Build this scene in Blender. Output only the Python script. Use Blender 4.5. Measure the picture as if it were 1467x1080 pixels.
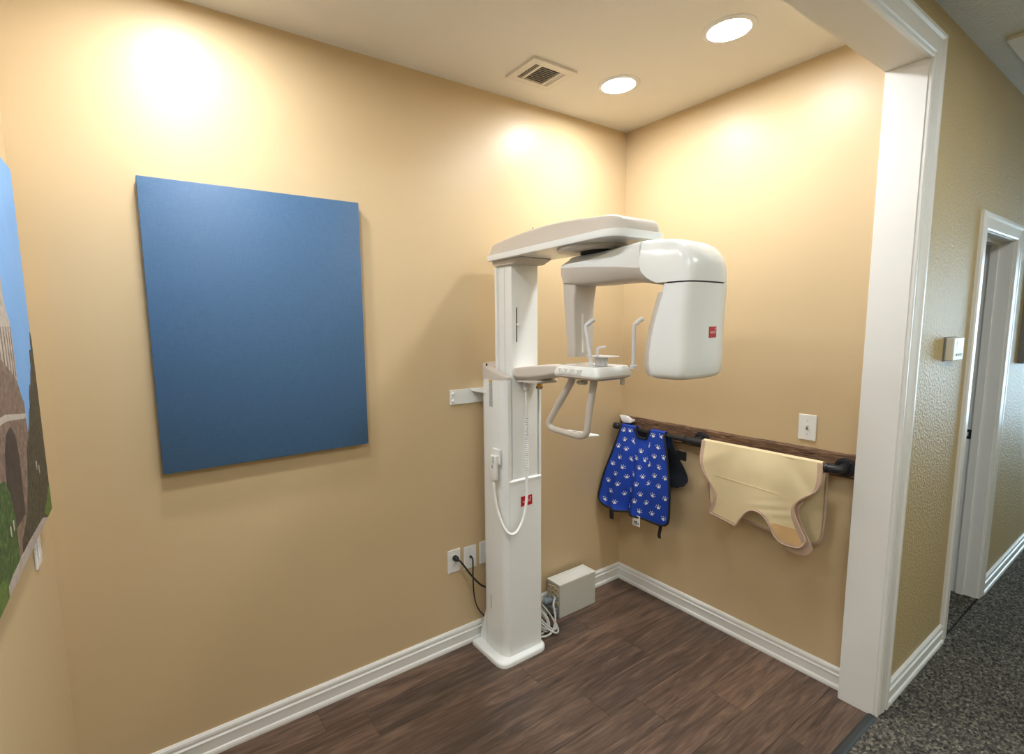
import bpy, bmesh, math, random
from mathutils import Vector, Matrix
random.seed(7)
for o in list(bpy.data.objects): bpy.data.objects.remove(o)
SC = bpy.context.scene
COL = SC.collection

# ------------------------------------------------------------------ camera
cam_d = bpy.data.cameras.new('camera'); cam = bpy.data.objects.new('camera', cam_d); COL.objects.link(cam)
CAM = Vector((-2.481762, -2.045855, 1.642899))
YAW, PITCH, ROLL = 0.586777, -0.118967, -0.016758
fw = Vector((math.sin(YAW)*math.cos(PITCH), math.cos(YAW)*math.cos(PITCH), math.sin(PITCH)))
r0 = Vector((math.cos(YAW), -math.sin(YAW), 0)); u0 = r0.cross(fw)
rr = r0*math.cos(ROLL) + u0*math.sin(ROLL); uu = -r0*math.sin(ROLL) + u0*math.cos(ROLL)
M = Matrix((rr, uu, -fw)).transposed().to_4x4(); M.translation = CAM
cam.matrix_world = M
cam_d.sensor_fit = 'HORIZONTAL'; cam_d.sensor_width = 36
cam_d.lens = 715.2328/1467*36
cam_d.shift_x = (733.5-675.4944)/1467; cam_d.shift_y = (549.6046-540)/1467
cam_d.clip_start = .02
SC.camera = cam

# ------------------------------------------------------------------ world, exposure
w = bpy.data.worlds.new('world'); SC.world = w; w.use_nodes = True
w.node_tree.nodes['Background'].inputs[0].default_value = (.9, .95, 1, 1)
w.node_tree.nodes['Background'].inputs[1].default_value = .25
SC.view_settings.view_transform = 'Standard'; SC.view_settings.look = 'None'
SC.view_settings.gamma = 1; SC.view_settings.use_curve_mapping = False
SC.view_settings.exposure = 0.14
CAN = 192.0          # radiance of the recessed downlights
FILL_TROFFER = 9.0        # radiance of the unseen fill panels added over the corridor
DAYLIGHT = 10.0       # radiance of the window at the far end of the corridor

# ------------------------------------------------------------------ materials
def new_mat(name):
    m = bpy.data.materials.new(name); m.use_nodes = True
    return m, m.node_tree, m.node_tree.nodes['Principled BSDF']
def N(nt, typ, **kw):
    n = nt.nodes.new(typ)
    for k, v in kw.items():
        if k in n.inputs.keys() if hasattr(n.inputs, 'keys') else False: n.inputs[k].default_value = v
        else: setattr(n, k, v)
    return n
def ramp(nt, stops):
    n = nt.nodes.new('ShaderNodeValToRGB'); e = n.color_ramp.elements
    while len(e) < len(stops): e.new(.5)
    for el, (p, c) in zip(e, stops): el.position = p; el.color = tuple(c) + (1,)
    return n
def mat(name, col, rough=.5, var=.04, vscale=6, bump=0, bscale=200, bdist=.002, metal=0, coat=0, spec=.5, trans=0, ior=1.45):
    """plain surface with slight procedural colour variation and fine relief"""
    m, nt, b = new_mat(name); L = nt.links
    tc = N(nt, 'ShaderNodeTexCoord')
    no = N(nt, 'ShaderNodeTexNoise'); no.inputs['Scale'].default_value = vscale; no.inputs['Detail'].default_value = 4
    L.new(tc.outputs['Object'], no.inputs['Vector'])
    lo = [max(0, c*(1-var)) for c in col]; hi = [min(1, c*(1+var)) for c in col]
    rp = ramp(nt, [(.3, lo), (.7, hi)]); L.new(no.outputs['Fac'], rp.inputs[0])
    L.new(rp.outputs[0], b.inputs['Base Color'])
    b.inputs['Roughness'].default_value = rough; b.inputs['Metallic'].default_value = metal
    b.inputs['Coat Weight'].default_value = coat; b.inputs['Specular IOR Level'].default_value = spec
    b.inputs['Transmission Weight'].default_value = trans; b.inputs['IOR'].default_value = ior
    if bump:
        n2 = N(nt, 'ShaderNodeTexNoise'); n2.inputs['Scale'].default_value = bscale; n2.inputs['Detail'].default_value = 3
        L.new(tc.outputs['Object'], n2.inputs['Vector'])
        bp = N(nt, 'ShaderNodeBump'); bp.inputs['Strength'].default_value = bump; bp.inputs['Distance'].default_value = bdist
        L.new(n2.outputs['Fac'], bp.inputs['Height']); L.new(bp.outputs[0], b.inputs['Normal'])
    return m
def emis(name, col, s):
    m, nt, b = new_mat(name)
    b.inputs['Base Color'].default_value = (.9, .9, .9, 1)
    b.inputs['Emission Color'].default_value = tuple(col)+(1,); b.inputs['Emission Strength'].default_value = s
    return m
TAN = (.62, .475, .285)
MT = {}
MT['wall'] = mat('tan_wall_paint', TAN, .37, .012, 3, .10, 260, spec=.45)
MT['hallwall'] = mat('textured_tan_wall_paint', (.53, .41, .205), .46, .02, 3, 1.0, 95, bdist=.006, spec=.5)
MT['ceiling'] = mat('ceiling_paint', (.82, .78, .70), .75, .012, 3, .12, 220)
MT['hallceil'] = mat('corridor_ceiling_texture', (.66, .66, .63), .8, .03, 6, 1, 95, bdist=.006)
MT['trim'] = mat('white_trim_paint', (.81, .81, .795), .32, .012, 4, .05, 60)
MT['soffit'] = mat('soffit_white_lit_beige', (.78, .735, .66), .5, .012, 4, .05, 90)  # white board; the beige cast of the light is put into its colour
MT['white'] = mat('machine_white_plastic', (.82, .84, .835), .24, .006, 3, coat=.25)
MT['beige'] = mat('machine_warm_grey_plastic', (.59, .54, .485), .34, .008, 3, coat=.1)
MT['alu'] = mat('satin_aluminium', (.62, .64, .63), .35, .01, 4, metal=.8)
MT['black'] = mat('black_plastic', (.018, .018, .02), .45, .1)
MT['gap'] = mat('dark_gap_shade', (.02, .02, .02), .7, .1)  # near-black stands in for the shade inside slots and gaps between parts
MT['plate'] = mat('white_plate_plastic', (.84, .84, .83), .28, .006, 4)
MT['red'] = mat('red_emblem', (.50, .006, .018), .35, .05)
MT['logo'] = mat('emblem_white_ink', (.85, .7, .7), .4, .01)
MT['yellow'] = mat('amber_plastic', (.80, .40, .02), .35, .05)
MT['clear'] = mat('frosted_clear_plastic', (.86, .87, .90), .30, .01, trans=.35)
MT['grey'] = mat('light_grey_enamel', (.56, .57, .52), .42, .02, 5)
MT['greywhite'] = mat('off_white_enamel', (.74, .74, .69), .42, .02, 5)
MT['cable'] = mat('grey_cable_sheath', (.50, .50, .48), .45, .03)
MT['copper'] = mat('cream_connector_plastic', (.72, .55, .30), .45, .08, 30)
MT['steelblue'] = mat('plug_blue_grey', (.20, .26, .31), .4, .1, 30)
MT['iron'] = mat('black_iron_pipe', (.028, .029, .032), .42, .25, 40, .25, 120, metal=.35)
MT['pawblue'] = mat('royal_blue_fabric', (.008, .055, .44), .75, .10, 14, .35, 900)
MT['navy'] = mat('navy_black_backing_fabric', (.014, .017, .026), .75, .15, 20, .3, 700)
MT['piping'] = mat('black_binding', (.012, .012, .014), .7, .1, 40)
MT['ink'] = mat('white_fabric_ink', (.83, .83, .83), .7, .02)
MT['apron'] = mat('cream_vinyl', (.76, .635, .39), .45, .04, 9, .15, 500)
MT['aprontrim'] = mat('dusty_rose_binding', (.53, .375, .28), .6, .06, 60, .2, 500)
MT['patch'] = mat('peach_patch', (.70, .46, .22), .5, .06, 16)
MT['dark'] = mat('dark_strip_vinyl', (.035, .037, .036), .5, .1, 30)
MT['labelgrey'] = mat('label_print_grey', (.42, .43, .42), .6, .35, 180)
MT['mark'] = mat('grey_print', (.20, .20, .20), .6, .1)
MT['lcd'] = mat('thermostat_screen', (.40, .55, .50), .2, .03)
MT['ivory'] = mat('ivory_thermostat_plastic', (.76, .74, .66), .4, .01)
MT['doorgrey'] = mat('grey_door_paint', (.50, .53, .53), .4, .01)
MT['ventdark'] = mat('duct_shadow_metal', (.05, .045, .035), .8, .1)
MT['ventpaint'] = mat('cream_register_enamel', (.76, .71, .62), .45, .01)
MT['can'] = emis('downlight_diffuser', (.965, .99, 1.0), CAN)
MT['fill_troffer'] = emis('fill_panel_diffuser', (.93, .99, 1), FILL_TROFFER)
MT['day'] = emis('daylight_pane', (.55, .80, 1), DAYLIGHT)

def wood_floor():
    m, nt, b = new_mat('walnut_vinyl_plank'); L = nt.links
    tc = N(nt, 'ShaderNodeTexCoord'); oi = N(nt, 'ShaderNodeObjectInfo')
    off = N(nt, 'ShaderNodeVectorMath', operation='MULTIPLY_ADD')
    cb = N(nt, 'ShaderNodeCombineXYZ')
    for i in range(3): L.new(oi.outputs['Random'], cb.inputs[i])
    off.inputs[1].default_value = (37, 53, 71)
    L.new(cb.outputs[0], off.inputs[0]); L.new(tc.outputs['Object'], off.inputs[2])
    mp = N(nt, 'ShaderNodeMapping'); mp.inputs['Scale'].default_value = (1.6, 15, 1); L.new(off.outputs[0], mp.inputs['Vector'])
    n1 = N(nt, 'ShaderNodeTexNoise'); n1.inputs['Scale'].default_value = 2.0; n1.inputs['Detail'].default_value = 7; n1.inputs['Roughness'].default_value = .62; n1.inputs['Distortion'].default_value = .9
    L.new(mp.outputs[0], n1.inputs['Vector'])
    mp2 = N(nt, 'ShaderNodeMapping'); mp2.inputs['Scale'].default_value = (5, 130, 1); L.new(off.outputs[0], mp2.inputs['Vector'])
    n2 = N(nt, 'ShaderNodeTexNoise'); n2.inputs['Scale'].default_value = 1.6; n2.inputs['Detail'].default_value = 5; L.new(mp2.outputs[0], n2.inputs['Vector'])
    rp = ramp(nt, [(.26, (.040, .026, .019)), (.44, (.095, .060, .044)), (.58, (.150, .095, .068)), (.78, (.25, .165, .115))])
    L.new(n1.outputs['Fac'], rp.inputs[0])
    r2 = ramp(nt, [(.35, (.74, .72, .70)), (.65, (1.12, 1.12, 1.12))]); L.new(n2.outputs['Fac'], r2.inputs[0])
    mx = N(nt, 'ShaderNodeMix', data_type='RGBA', blend_type='MULTIPLY'); mx.inputs[0].default_value = 1
    L.new(rp.outputs[0], mx.inputs[6]); L.new(r2.outputs[0], mx.inputs[7])
    # knots
    mp3 = N(nt, 'ShaderNodeMapping'); mp3.inputs['Scale'].default_value = (2.2, 5, 1); L.new(off.outputs[0], mp3.inputs['Vector'])
    vo = N(nt, 'ShaderNodeTexVoronoi'); vo.inputs['Scale'].default_value = 1.1; L.new(mp3.outputs[0], vo.inputs['Vector'])
    r3 = ramp(nt, [(.03, (.35, .3, .3)), (.11, (1, 1, 1))]); L.new(vo.outputs['Distance'], r3.inputs[0])
    mx3 = N(nt, 'ShaderNodeMix', data_type='RGBA', blend_type='MULTIPLY'); mx3.inputs[0].default_value = 1
    L.new(mx.outputs[2], mx3.inputs[6]); L.new(r3.outputs[0], mx3.inputs[7])
    # plank to plank tone
    r4 = ramp(nt, [(0, (.78, .80, .82)), (1, (1.25, 1.2, 1.15))]); L.new(oi.outputs['Random'], r4.inputs[0])
    mx4 = N(nt, 'ShaderNodeMix', data_type='RGBA', blend_type='MULTIPLY'); mx4.inputs[0].default_value = 1
    L.new(mx3.outputs[2], mx4.inputs[6]); L.new(r4.outputs[0], mx4.inputs[7])
    L.new(mx4.outputs[2], b.inputs['Base Color'])
    b.inputs['Roughness'].default_value = .48
    bp = N(nt, 'ShaderNodeBump'); bp.inputs['Strength'].default_value = .18; bp.inputs['Distance'].default_value = .002
    L.new(n2.outputs['Fac'], bp.inputs['Height']); L.new(bp.outputs[0], b.inputs['Normal'])
    return m
MT['floor'] = wood_floor()
def barn_wood():
    m, nt, b = new_mat('rough_barn_board'); L = nt.links
    tc = N(nt, 'ShaderNodeTexCoord')
    mp = N(nt, 'ShaderNodeMapping'); mp.inputs['Scale'].default_value = (20, 5, 60); mp.inputs['Rotation'].default_value = (.25, 0, 0)
    L.new(tc.outputs['Object'], mp.inputs['Vector'])
    n1 = N(nt, 'ShaderNodeTexNoise'); n1.inputs['Scale'].default_value = 2.2; n1.inputs['Detail'].default_value = 7; n1.inputs['Distortion'].default_value = 1.4
    L.new(mp.outputs[0], n1.inputs['Vector'])
    rp = ramp(nt, [(.3, (.045, .022, .013)), (.5, (.16, .085, .048)), (.72, (.31, .185, .11))]); L.new(n1.outputs['Fac'], rp.inputs[0])
    L.new(rp.outputs[0], b.inputs['Base Color']); b.inputs['Roughness'].default_value = .75
    bp = N(nt, 'ShaderNodeBump'); bp.inputs['Strength'].default_value = .6; bp.inputs['Distance'].default_value = .004
    L.new(n1.outputs['Fac'], bp.inputs['Height']); L.new(bp.outputs[0], b.inputs['Normal'])
    return m
MT['barn'] = barn_wood()
def carpet():
    m, nt, b = new_mat('flecked_loop_carpet'); L = nt.links
    tc = N(nt, 'ShaderNodeTexCoord')
    mp = N(nt, 'ShaderNodeMapping'); mp.inputs['Scale'].default_value = (1, 1.7, 1); L.new(tc.outputs['Object'], mp.inputs['Vector'])
    vo = N(nt, 'ShaderNodeTexVoronoi'); vo.inputs['Scale'].default_value = 85; L.new(mp.outputs[0], vo.inputs['Vector'])
    n1 = N(nt, 'ShaderNodeTexNoise'); n1.inputs['Scale'].default_value = 48; n1.inputs['Detail'].default_value = 3; L.new(mp.outputs[0], n1.inputs['Vector'])
    ad = N(nt, 'ShaderNodeMix', data_type='RGBA', blend_type='MIX'); ad.inputs[0].default_value = .55
    L.new(vo.outputs['Color'], ad.inputs[6]); L.new(n1.outputs['Fac'], ad.inputs[7])
    rp = ramp(nt, [(.30, (.030, .029, .027)), (.47, (.085, .078, .066)), (.60, (.15, .134, .108)), (.78, (.31, .28, .22))]); L.new(ad.outputs[2], rp.inputs[0])
    L.new(rp.outputs[0], b.inputs['Base Color']); b.inputs['Roughness'].default_value = .95; b.inputs['Specular IOR Level'].default_value = .15
    bp = N(nt, 'ShaderNodeBump'); bp.inputs['Strength'].default_value = .9; bp.inputs['Distance'].default_value = .006; bp.invert = True
    L.new(vo.outputs['Distance'], bp.inputs['Height']); L.new(bp.outputs[0], b.inputs['Normal'])
    return m
MT['carpet'] = carpet()
def canvas_blue():
    m, nt, b = new_mat('blue_canvas_weave'); L = nt.links
    tc = N(nt, 'ShaderNodeTexCoord')
    outs = []
    for sc in ((900, 900, 60), (60, 900, 900)):
        mp = N(nt, 'ShaderNodeMapping'); mp.inputs['Scale'].default_value = sc; L.new(tc.outputs['Object'], mp.inputs['Vector'])
        n = N(nt, 'ShaderNodeTexNoise'); n.inputs['Scale'].default_value = .5; n.inputs['Detail'].default_value = 2; L.new(mp.outputs[0], n.inputs['Vector']); outs.append(n)
    mx = N(nt, 'ShaderNodeMath', operation='ADD'); L.new(outs[0].outputs['Fac'], mx.inputs[0]); L.new(outs[1].outputs['Fac'], mx.inputs[1])
    rp = ramp(nt, [(.3, (.044, .112, .228)), (.7, (.062, .148, .285))])
    hf = N(nt, 'ShaderNodeMath', operation='MULTIPLY'); hf.inputs[1].default_value = .5; L.new(mx.outputs[0], hf.inputs[0])
    L.new(hf.outputs[0], rp.inputs[0]); L.new(rp.outputs[0], b.inputs['Base Color'])
    b.inputs['Roughness'].default_value = .55; b.inputs['Specular IOR Level'].default_value = .5
    bp = N(nt, 'ShaderNodeBump'); bp.inputs['Strength'].default_value = .25; bp.inputs['Distance'].default_value = .001
    L.new(mx.outputs[0], bp.inputs['Height']); L.new(bp.outputs[0], b.inputs['Normal'])
    return m
MT['canvas'] = canvas_blue()
def print_mat(name, stops, scale, rough=.6):
    m, nt, b = new_mat(name); L = nt.links
    tc = N(nt, 'ShaderNodeTexCoord'); n = N(nt, 'ShaderNodeTexNoise'); n.inputs['Scale'].default_value = scale; n.inputs['Detail'].default_value = 6; n.inputs['Roughness'].default_value = .7
    L.new(tc.outputs['Object'], n.inputs['Vector']); rp = ramp(nt, stops); L.new(n.outputs['Fac'], rp.inputs[0])
    L.new(rp.outputs[0], b.inputs['Base Color']); b.inputs['Roughness'].default_value = rough
    return m
MT['p_sky'] = print_mat('printed_blue_sky', [(.3, (.16, .36, .72)), (.7, (.22, .45, .80))], 2)
MT['p_stone'] = print_mat('printed_rose_granite', [(.3, (.10, .062, .045)), (.5, (.21, .14, .105)), (.7, (.33, .24, .19))], 45)
MT['p_pale'] = print_mat('printed_pale_stone', [(.3, (.36, .30, .25)), (.7, (.60, .54, .48))], 45)
MT['p_dark'] = print_mat('printed_dark_archway', [(.3, (.03, .022, .018)), (.7, (.08, .055, .045))], 40)
MT['p_tree'] = print_mat('printed_dark_tree', [(.32, (.012, .014, .008)), (.5, (.055, .048, .030)), (.7, (.14, .11, .06))], 60)
MT['p_bush'] = print_mat('printed_green_bush', [(.32, (.015, .035, .010)), (.55, (.06, .12, .03)), (.72, (.16, .24, .07))], 60)
MT['p_path'] = print_mat('printed_pale_path', [(.3, (.32, .27, .23)), (.7, (.52, .46, .42))], 40)
MT['p_grass'] = print_mat('printed_lawn', [(.3, (.05, .10, .015)), (.7, (.13, .21, .04))], 60)
MT['p_edge'] = mat('canvas_print_edge', (.55, .55, .55), .7)

# ------------------------------------------------------------------ helpers
def obj(name, bm, m, parent=None, smooth=False, auto=None):
    me = bpy.data.meshes.new(name); bmesh.ops.recalc_face_normals(bm, faces=bm.faces[:]); bm.to_mesh(me); bm.free()
    for k in (m if isinstance(m, (list, tuple)) else [m]): me.materials.append(MT[k])
    o = bpy.data.objects.new(name, me); COL.objects.link(o)
    if parent: o.parent = parent; o.matrix_parent_inverse = parent.matrix_world.inverted()
    if smooth:
        for p in me.polygons: p.use_smooth = True
        if auto is not None:
            me.set_sharp_from_angle(angle=math.radians(auto))
    return o
def tag(o, label=None, cat=None, group=None, kind=None):
    if label: o['label'] = label
    if cat: o['category'] = cat
    if group: o['group'] = group
    if kind: o['kind'] = kind
    return o
def empty(name, loc):
    o = bpy.data.objects.new(name, None); COL.objects.link(o); o.location = loc; o.empty_display_size = .1
    o.matrix_world = Matrix.Translation(loc)
    return o
def struct(name, bm, m, label=None, parent=None, **k):
    o = obj(name, bm, m, parent, **k); o['kind'] = 'structure'
    if label: o['label'] = label
    return o
def box(lo, hi, bev=0, seg=2, bm=None):
    t = bmesh.new()
    bmesh.ops.create_cube(t, size=1)
    for v in t.verts:
        v.co = Vector([lo[i] + (v.co[i]+.5)*(hi[i]-lo[i]) for i in range(3)])
    if bev: bmesh.ops.bevel(t, geom=t.edges[:], offset=bev, segments=seg, affect='EDGES', profile=.5)
    if bm is None: return t
    join(bm, t); return bm
def join(bm, t):
    vm = {v: bm.verts.new(v.co) for v in t.verts}
    for f in t.faces:
        nf = bm.faces.new([vm[v] for v in f.verts]); nf.material_index = f.material_index; nf.smooth = f.smooth
    t.free()
def prism(pts, axis, a, b, bm=None, bev=0, seg=2):
    """polygon pts (2D, other two axes in xyz order) extruded along axis from a to b"""
    t = bmesh.new()
    def mk(p, c):
        l = list(p); l.insert('xyz'.index(axis), c); return Vector(l)
    A = [t.verts.new(mk(p, a)) for p in pts]; B = [t.verts.new(mk(p, b)) for p in pts]
    n = len(pts)
    t.faces.new(A); t.faces.new(B[::-1])
    for i in range(n): t.faces.new((A[i], A[(i+1) % n], B[(i+1) % n], B[i]))
    bmesh.ops.recalc_face_normals(t, faces=t.faces[:])
    if bev: bmesh.ops.bevel(t, geom=t.edges[:], offset=bev, segments=seg, affect='EDGES', profile=.5)
    if bm is None: return t
    join(bm, t); return bm
def catmull(pts, k=6, closed=False):
    P = [Vector(p) for p in pts]; n = len(P); out = []
    rng = range(n if closed else n-1)
    for i in rng:
        g = (lambda j: P[j % n]) if closed else (lambda j: P[min(max(j, 0), n-1)])
        a, b, c, d = g(i-1), g(i), g(i+1), g(i+2)
        for s in range(k):
            t = s/k
            out.append(.5*((2*b)+(-a+c)*t+(2*a-5*b+4*c-d)*t*t+(-a+3*b-3*c+d)*t**3))
    if not closed: out.append(P[-1])
    return out
def tube(pts, r, seg=8, k=6, bm=None, closed=False, smooth=True, flat=None):
    P = catmull(pts, k, closed) if k > 1 else [Vector(p) for p in pts]
    t = bm if bm is not None else bmesh.new(); rings = []; n = len(P)
    up = Vector((0, 0, 1)); prev = None
    for i, p in enumerate(P):
        d = (P[(i+1) % n]-P[i-1]) if closed else (P[min(i+1, n-1)]-P[max(i-1, 0)])
        if d.length < 1e-9: d = Vector((0, 0, 1))
        d.normalize()
        if prev is None:
            x = d.cross(up); x = d.cross(Vector((1, 0, 0))) if x.length < 1e-3 else x
        else: x = prev - d*prev.dot(d)
        x.normalize(); prev = x; y = d.cross(x)
        R = r(i/max(1, n-1)) if callable(r) else r
        rings.append([t.verts.new(p + x*R*math.cos(2*math.pi*j/seg) + y*R*(flat or 1)*math.sin(2*math.pi*j/seg)) for j in range(seg)])
    m = n if closed else n-1
    for i in range(m):
        A, B = rings[i], rings[(i+1) % n]
        for j in range(seg): t.faces.new((A[j], A[(j+1) % seg], B[(j+1) % seg], B[j]))
    if not closed: t.faces.new(rings[0][::-1]); t.faces.new(rings[-1])
    return t
def lathe(prof, origin, axis='z', seg=24, bm=None):
    """prof = [(radius, height)] revolved about axis through origin"""
    t = bm if bm is not None else bmesh.new(); rings = []
    O = Vector(origin)
    for r, h in prof:
        ring = []
        for j in range(seg):
            a = 2*math.pi*j/seg; c, s = r*math.cos(a), r*math.sin(a)
            v = {'z': (c, s, h), 'x': (h, c, s), 'y': (c, h, s)}[axis]
            ring.append(t.verts.new(O+Vector(v)))
        rings.append(ring)
    for A, B in zip(rings, rings[1:]):
        for j in range(seg): t.faces.new((A[j], A[(j+1) % seg], B[(j+1) % seg], B[j]))
    t.faces.new(rings[0]); t.faces.new(rings[-1][::-1])
    return t
def loft(sections, bm=None, cap=True):
    t = bm if bm is not None else bmesh.new()
    R = [[t.verts.new(p) for p in s] for s in sections]; n = len(R[0])
    for A, B in zip(R, R[1:]):
        for j in range(n): t.faces.new((A[j], A[(j+1) % n], B[(j+1) % n], B[j]))
    if cap: t.faces.new(R[0][::-1]); t.faces.new(R[-1])
    return t
def rpoly(pts, rad, k=5):
    """round the corners of a 2D polygon; rad scalar or per corner"""
    out = []; n = len(pts)
    for i in range(n):
        p = Vector(pts[i]); a = Vector(pts[i-1]); b = Vector(pts[(i+1) % n])
        r = rad[i] if isinstance(rad, (list, tuple)) else rad
        da, db = (a-p), (b-p); la, lb = da.length, db.length; da.normalize(); db.normalize()
        d = min(r, la*.49, lb*.49)
        if d < 1e-5: out.append(tuple(p)); continue
        A, B = p+da*d, p+db*d
        for s in range(k+1):
            t = s/k; q = A*(1-t)**2 + p*2*t*(1-t) + B*t*t; out.append(tuple(q))
    return out
def text_mesh(body, size, loc, rot, m, name, parent):
    cu = bpy.data.curves.new('t', 'FONT'); cu.body = body; cu.size = size; cu.align_x = 'CENTER'; cu.align_y = 'CENTER'; cu.extrude = .0002
    o = bpy.data.objects.new('t', cu); COL.objects.link(o)
    bpy.context.view_layer.update()
    me = bpy.data.meshes.new_from_object(o.evaluated_get(bpy.context.evaluated_depsgraph_get()))
    bpy.data.objects.remove(o)
    me.transform(Matrix.Translation(loc) @ rot); me.materials.clear(); me.materials.append(MT[m])
    ob = bpy.data.objects.new(name, me); COL.objects.link(ob); ob.parent = parent; ob.matrix_parent_inverse = parent.matrix_world.inverted()
    return ob

# ------------------------------------------------------------------ room shell
H = 2.74; LW = -2.762; W0 = -1.257; W1 = -1.3815; HS = 2.554; JX = -.071
HY = -3.35; HX0, HX1 = -4.6, 6.2
fl = struct('floor', box((LW, W1, -.05), (0, 0, -.004)), 'dark', 'dark underlay below the walnut plank floor')
rows = 9; pw = 1.3665/rows; pi_ = 0
for r in range(rows):
    y1 = -r*pw; y0 = y1-pw; x = LW - random.uniform(.1, 1.1)
    while x < -.001:
        xa, xb = max(x, LW), min(x+1.22, 0); x += 1.22
        if xb-xa < .02: continue
        g = .0005
        bmx = box((-(xb-xa)/2+g, -pw/2+g, -.004), ((xb-xa)/2-g, pw/2-g, 0), .0006, 1)
        o = obj('plank', bmx, 'floor', None); o.location = ((xa+xb)/2, (y0+y1)/2, 0); o.parent = fl
struct('floor_hall', box((HX0, HY, -.05), (HX1, -1.393, .003)), 'carpet', 'dark flecked grey brown loop carpet in the corridor')
struct('floor_side_room', box((.1, W1, -.05), (2.6, .6, .001)), 'carpet', 'dark carpet inside the side doorway')
struct('trim_1', prism([(-1.396, .0), (-1.396, .005), (-1.388, .009), (-1.372, .009), (-1.362, .003), (-1.362, 0)], 'x', LW, -.073), 'dark', 'dark vinyl transition strip between planks and carpet')
struct('ceiling', box((LW, W0, H), (0, 0, H+.1)), 'ceiling', 'cream painted alcove ceiling')
struct('ceiling_hall', box((HX0, HY, H), (HX1, W1, H+.1)), 'hallceil', 'textured grey white corridor ceiling')
struct('wall_back', box((LW-.1, 0, 0), (.1, .1, H)), 'wall', 'long tan wall behind the x-ray machine')
struct('wall_right', box((0, W0, 0), (.1, 0, H)), 'wall', 'short tan wall carrying the pipe rail')
struct('wall_left', box((LW-.1, W0, 0), (LW, 0, H)), 'wall', 'tan wall at the left edge with the landscape print')
# opening wall: header above, corridor wall to the right with a doorway
DX0, DX1, DZ = .865, 1.475, 2.035
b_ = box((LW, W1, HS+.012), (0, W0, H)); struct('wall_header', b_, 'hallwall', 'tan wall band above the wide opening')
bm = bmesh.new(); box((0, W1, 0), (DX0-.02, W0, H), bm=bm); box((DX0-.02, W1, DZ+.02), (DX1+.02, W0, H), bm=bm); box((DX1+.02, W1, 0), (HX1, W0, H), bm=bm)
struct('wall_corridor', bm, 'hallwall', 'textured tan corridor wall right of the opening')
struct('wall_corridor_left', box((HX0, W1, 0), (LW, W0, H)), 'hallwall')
bm = bmesh.new(); box((HX0, HY-.1, 0), (HX1, HY, H), bm=bm); struct('wall_corridor_opposite', bm, 'hallwall')
struct('wall_corridor_end_left', box((HX0-.1, HY-.1, 0), (HX0, W0, H)), 'hallwall')
bm = bmesh.new()
box((HX1, HY, 0), (HX1+.1, W0, .35), bm=bm); box((HX1, HY, 2.25), (HX1+.1, W0, H), bm=bm)
box((HX1, HY, .35), (HX1+.1, -3.1, 2.25), bm=bm); box((HX1, -1.6, .35), (HX1+.1, W0, 2.25), bm=bm)
struct('wall_corridor_end_right', bm, 'hallwall')
bm = bmesh.new()
wf = bmesh.new()
for (a, b2) in (((HX1-.02, -3.16, .29), (HX1+.06, -3.1, 2.31)), ((HX1-.02, -1.6, .29), (HX1+.06, -1.54, 2.31)), ((HX1-.02, -3.1, 2.25), (HX1+.06, -1.6, 2.31)), ((HX1-.02, -3.1, .29), (HX1+.06, -1.6, .35)), ((HX1+.0, -2.37, .35), (HX1+.05, -2.33, 2.25))): box(a, b2, bm=wf)
wo = struct('window_1', wf, 'trim', 'daylit window at the far end of the corridor')
obj('pane', box((HX1+.06, -3.1, .35), (HX1+.07, -1.6, 2.25)), 'day', wo)
struct('wall_side_room', box((.1, .6, 0), (2.7, .7, H)), 'doorgrey'); struct('wall_side_room_end', box((2.6, W0, 0), (2.7, .6, H)), 'doorgrey')
struct('ceiling_side_room', box((.1, W0, H), (2.7, .7, H+.1)), 'hallceil')

# baseboards with a moulded profile
BP = [(0, 0), (.021, 0), (.021, .010), (.018, .018), (.013, .022), (.013, .058), (.0155, .061), (.0155, .065), (.010, .070), (.010, .077), (.0125, .081), (.011, .090), (.005, .0976), (0, .0976)]
def baseboard(name, axis, at, a, b, sgn, label):
    # axis 'x': runs along x on plane y=at, protruding sgn*y ; axis 'y': runs along y on x=at
    pts = [(at+sgn*d, z) for d, z in BP]
    return struct(name, prism(pts, axis, a, b), 'trim', label)
baseboard('baseboard_back', 'x', 0, LW, 0, -1, 'white moulded baseboard along the back wall')
baseboard('baseboard_right', 'y', 0, W0, -.0, -1, 'white moulded baseboard under the pipe rail')
baseboard('baseboard_left', 'y', LW, W0, -.021, 1, 'white moulded baseboard along the left wall')
baseboard('baseboard_corridor', 'x', W1, .030, .782, -1, 'white baseboard between the opening and the side door')
baseboard('baseboard_corridor_far', 'x', W1, 1.563, HX1, -1, 'white baseboard beyond the side door')

# opening trim: jamb boards, soffit, casings
struct('trim_2', box((JX, W1-.001, 0), (-.0005, W0+.002, HS), .0015, 1), 'trim', 'broad white jamb board at the right of the opening')
struct('trim_3', box((LW+.0005, W1-.001, HS), (-.0005, W0+.002, HS+.012)), 'soffit', 'white soffit board over the opening, coloured beige as lit')
struct('trim_4', box((LW+.0005, W1-.001, 0), (LW+.05, W0+.002, HS)), 'trim', 'white jamb board at the left of the opening')
CPR = [(0, 0), (0, .010), (.004, .014), (.012, .014), (.015, .010), (.021, .010), (.024, .014), (.050, .017), (.062, .019), (.068, .015), (.074, .015), (.080, .022), (.092, .022), (.096, .018), (.096, 0)]
CW = .096; cx0 = JX+.004
def miter_casing(name, pts_path, m, label):
    """casing swept along x/z path on wall plane y=W1: list of (inner corner xz, outward dir sign vectors)"""
    secs = []
    for (x, z, ox, oz) in pts_path:
        secs.append([Vector((x+ox*u, W1-d, z+oz*u)) for u, d in CPR])
    return struct(name, loft(secs), m, label)
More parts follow.
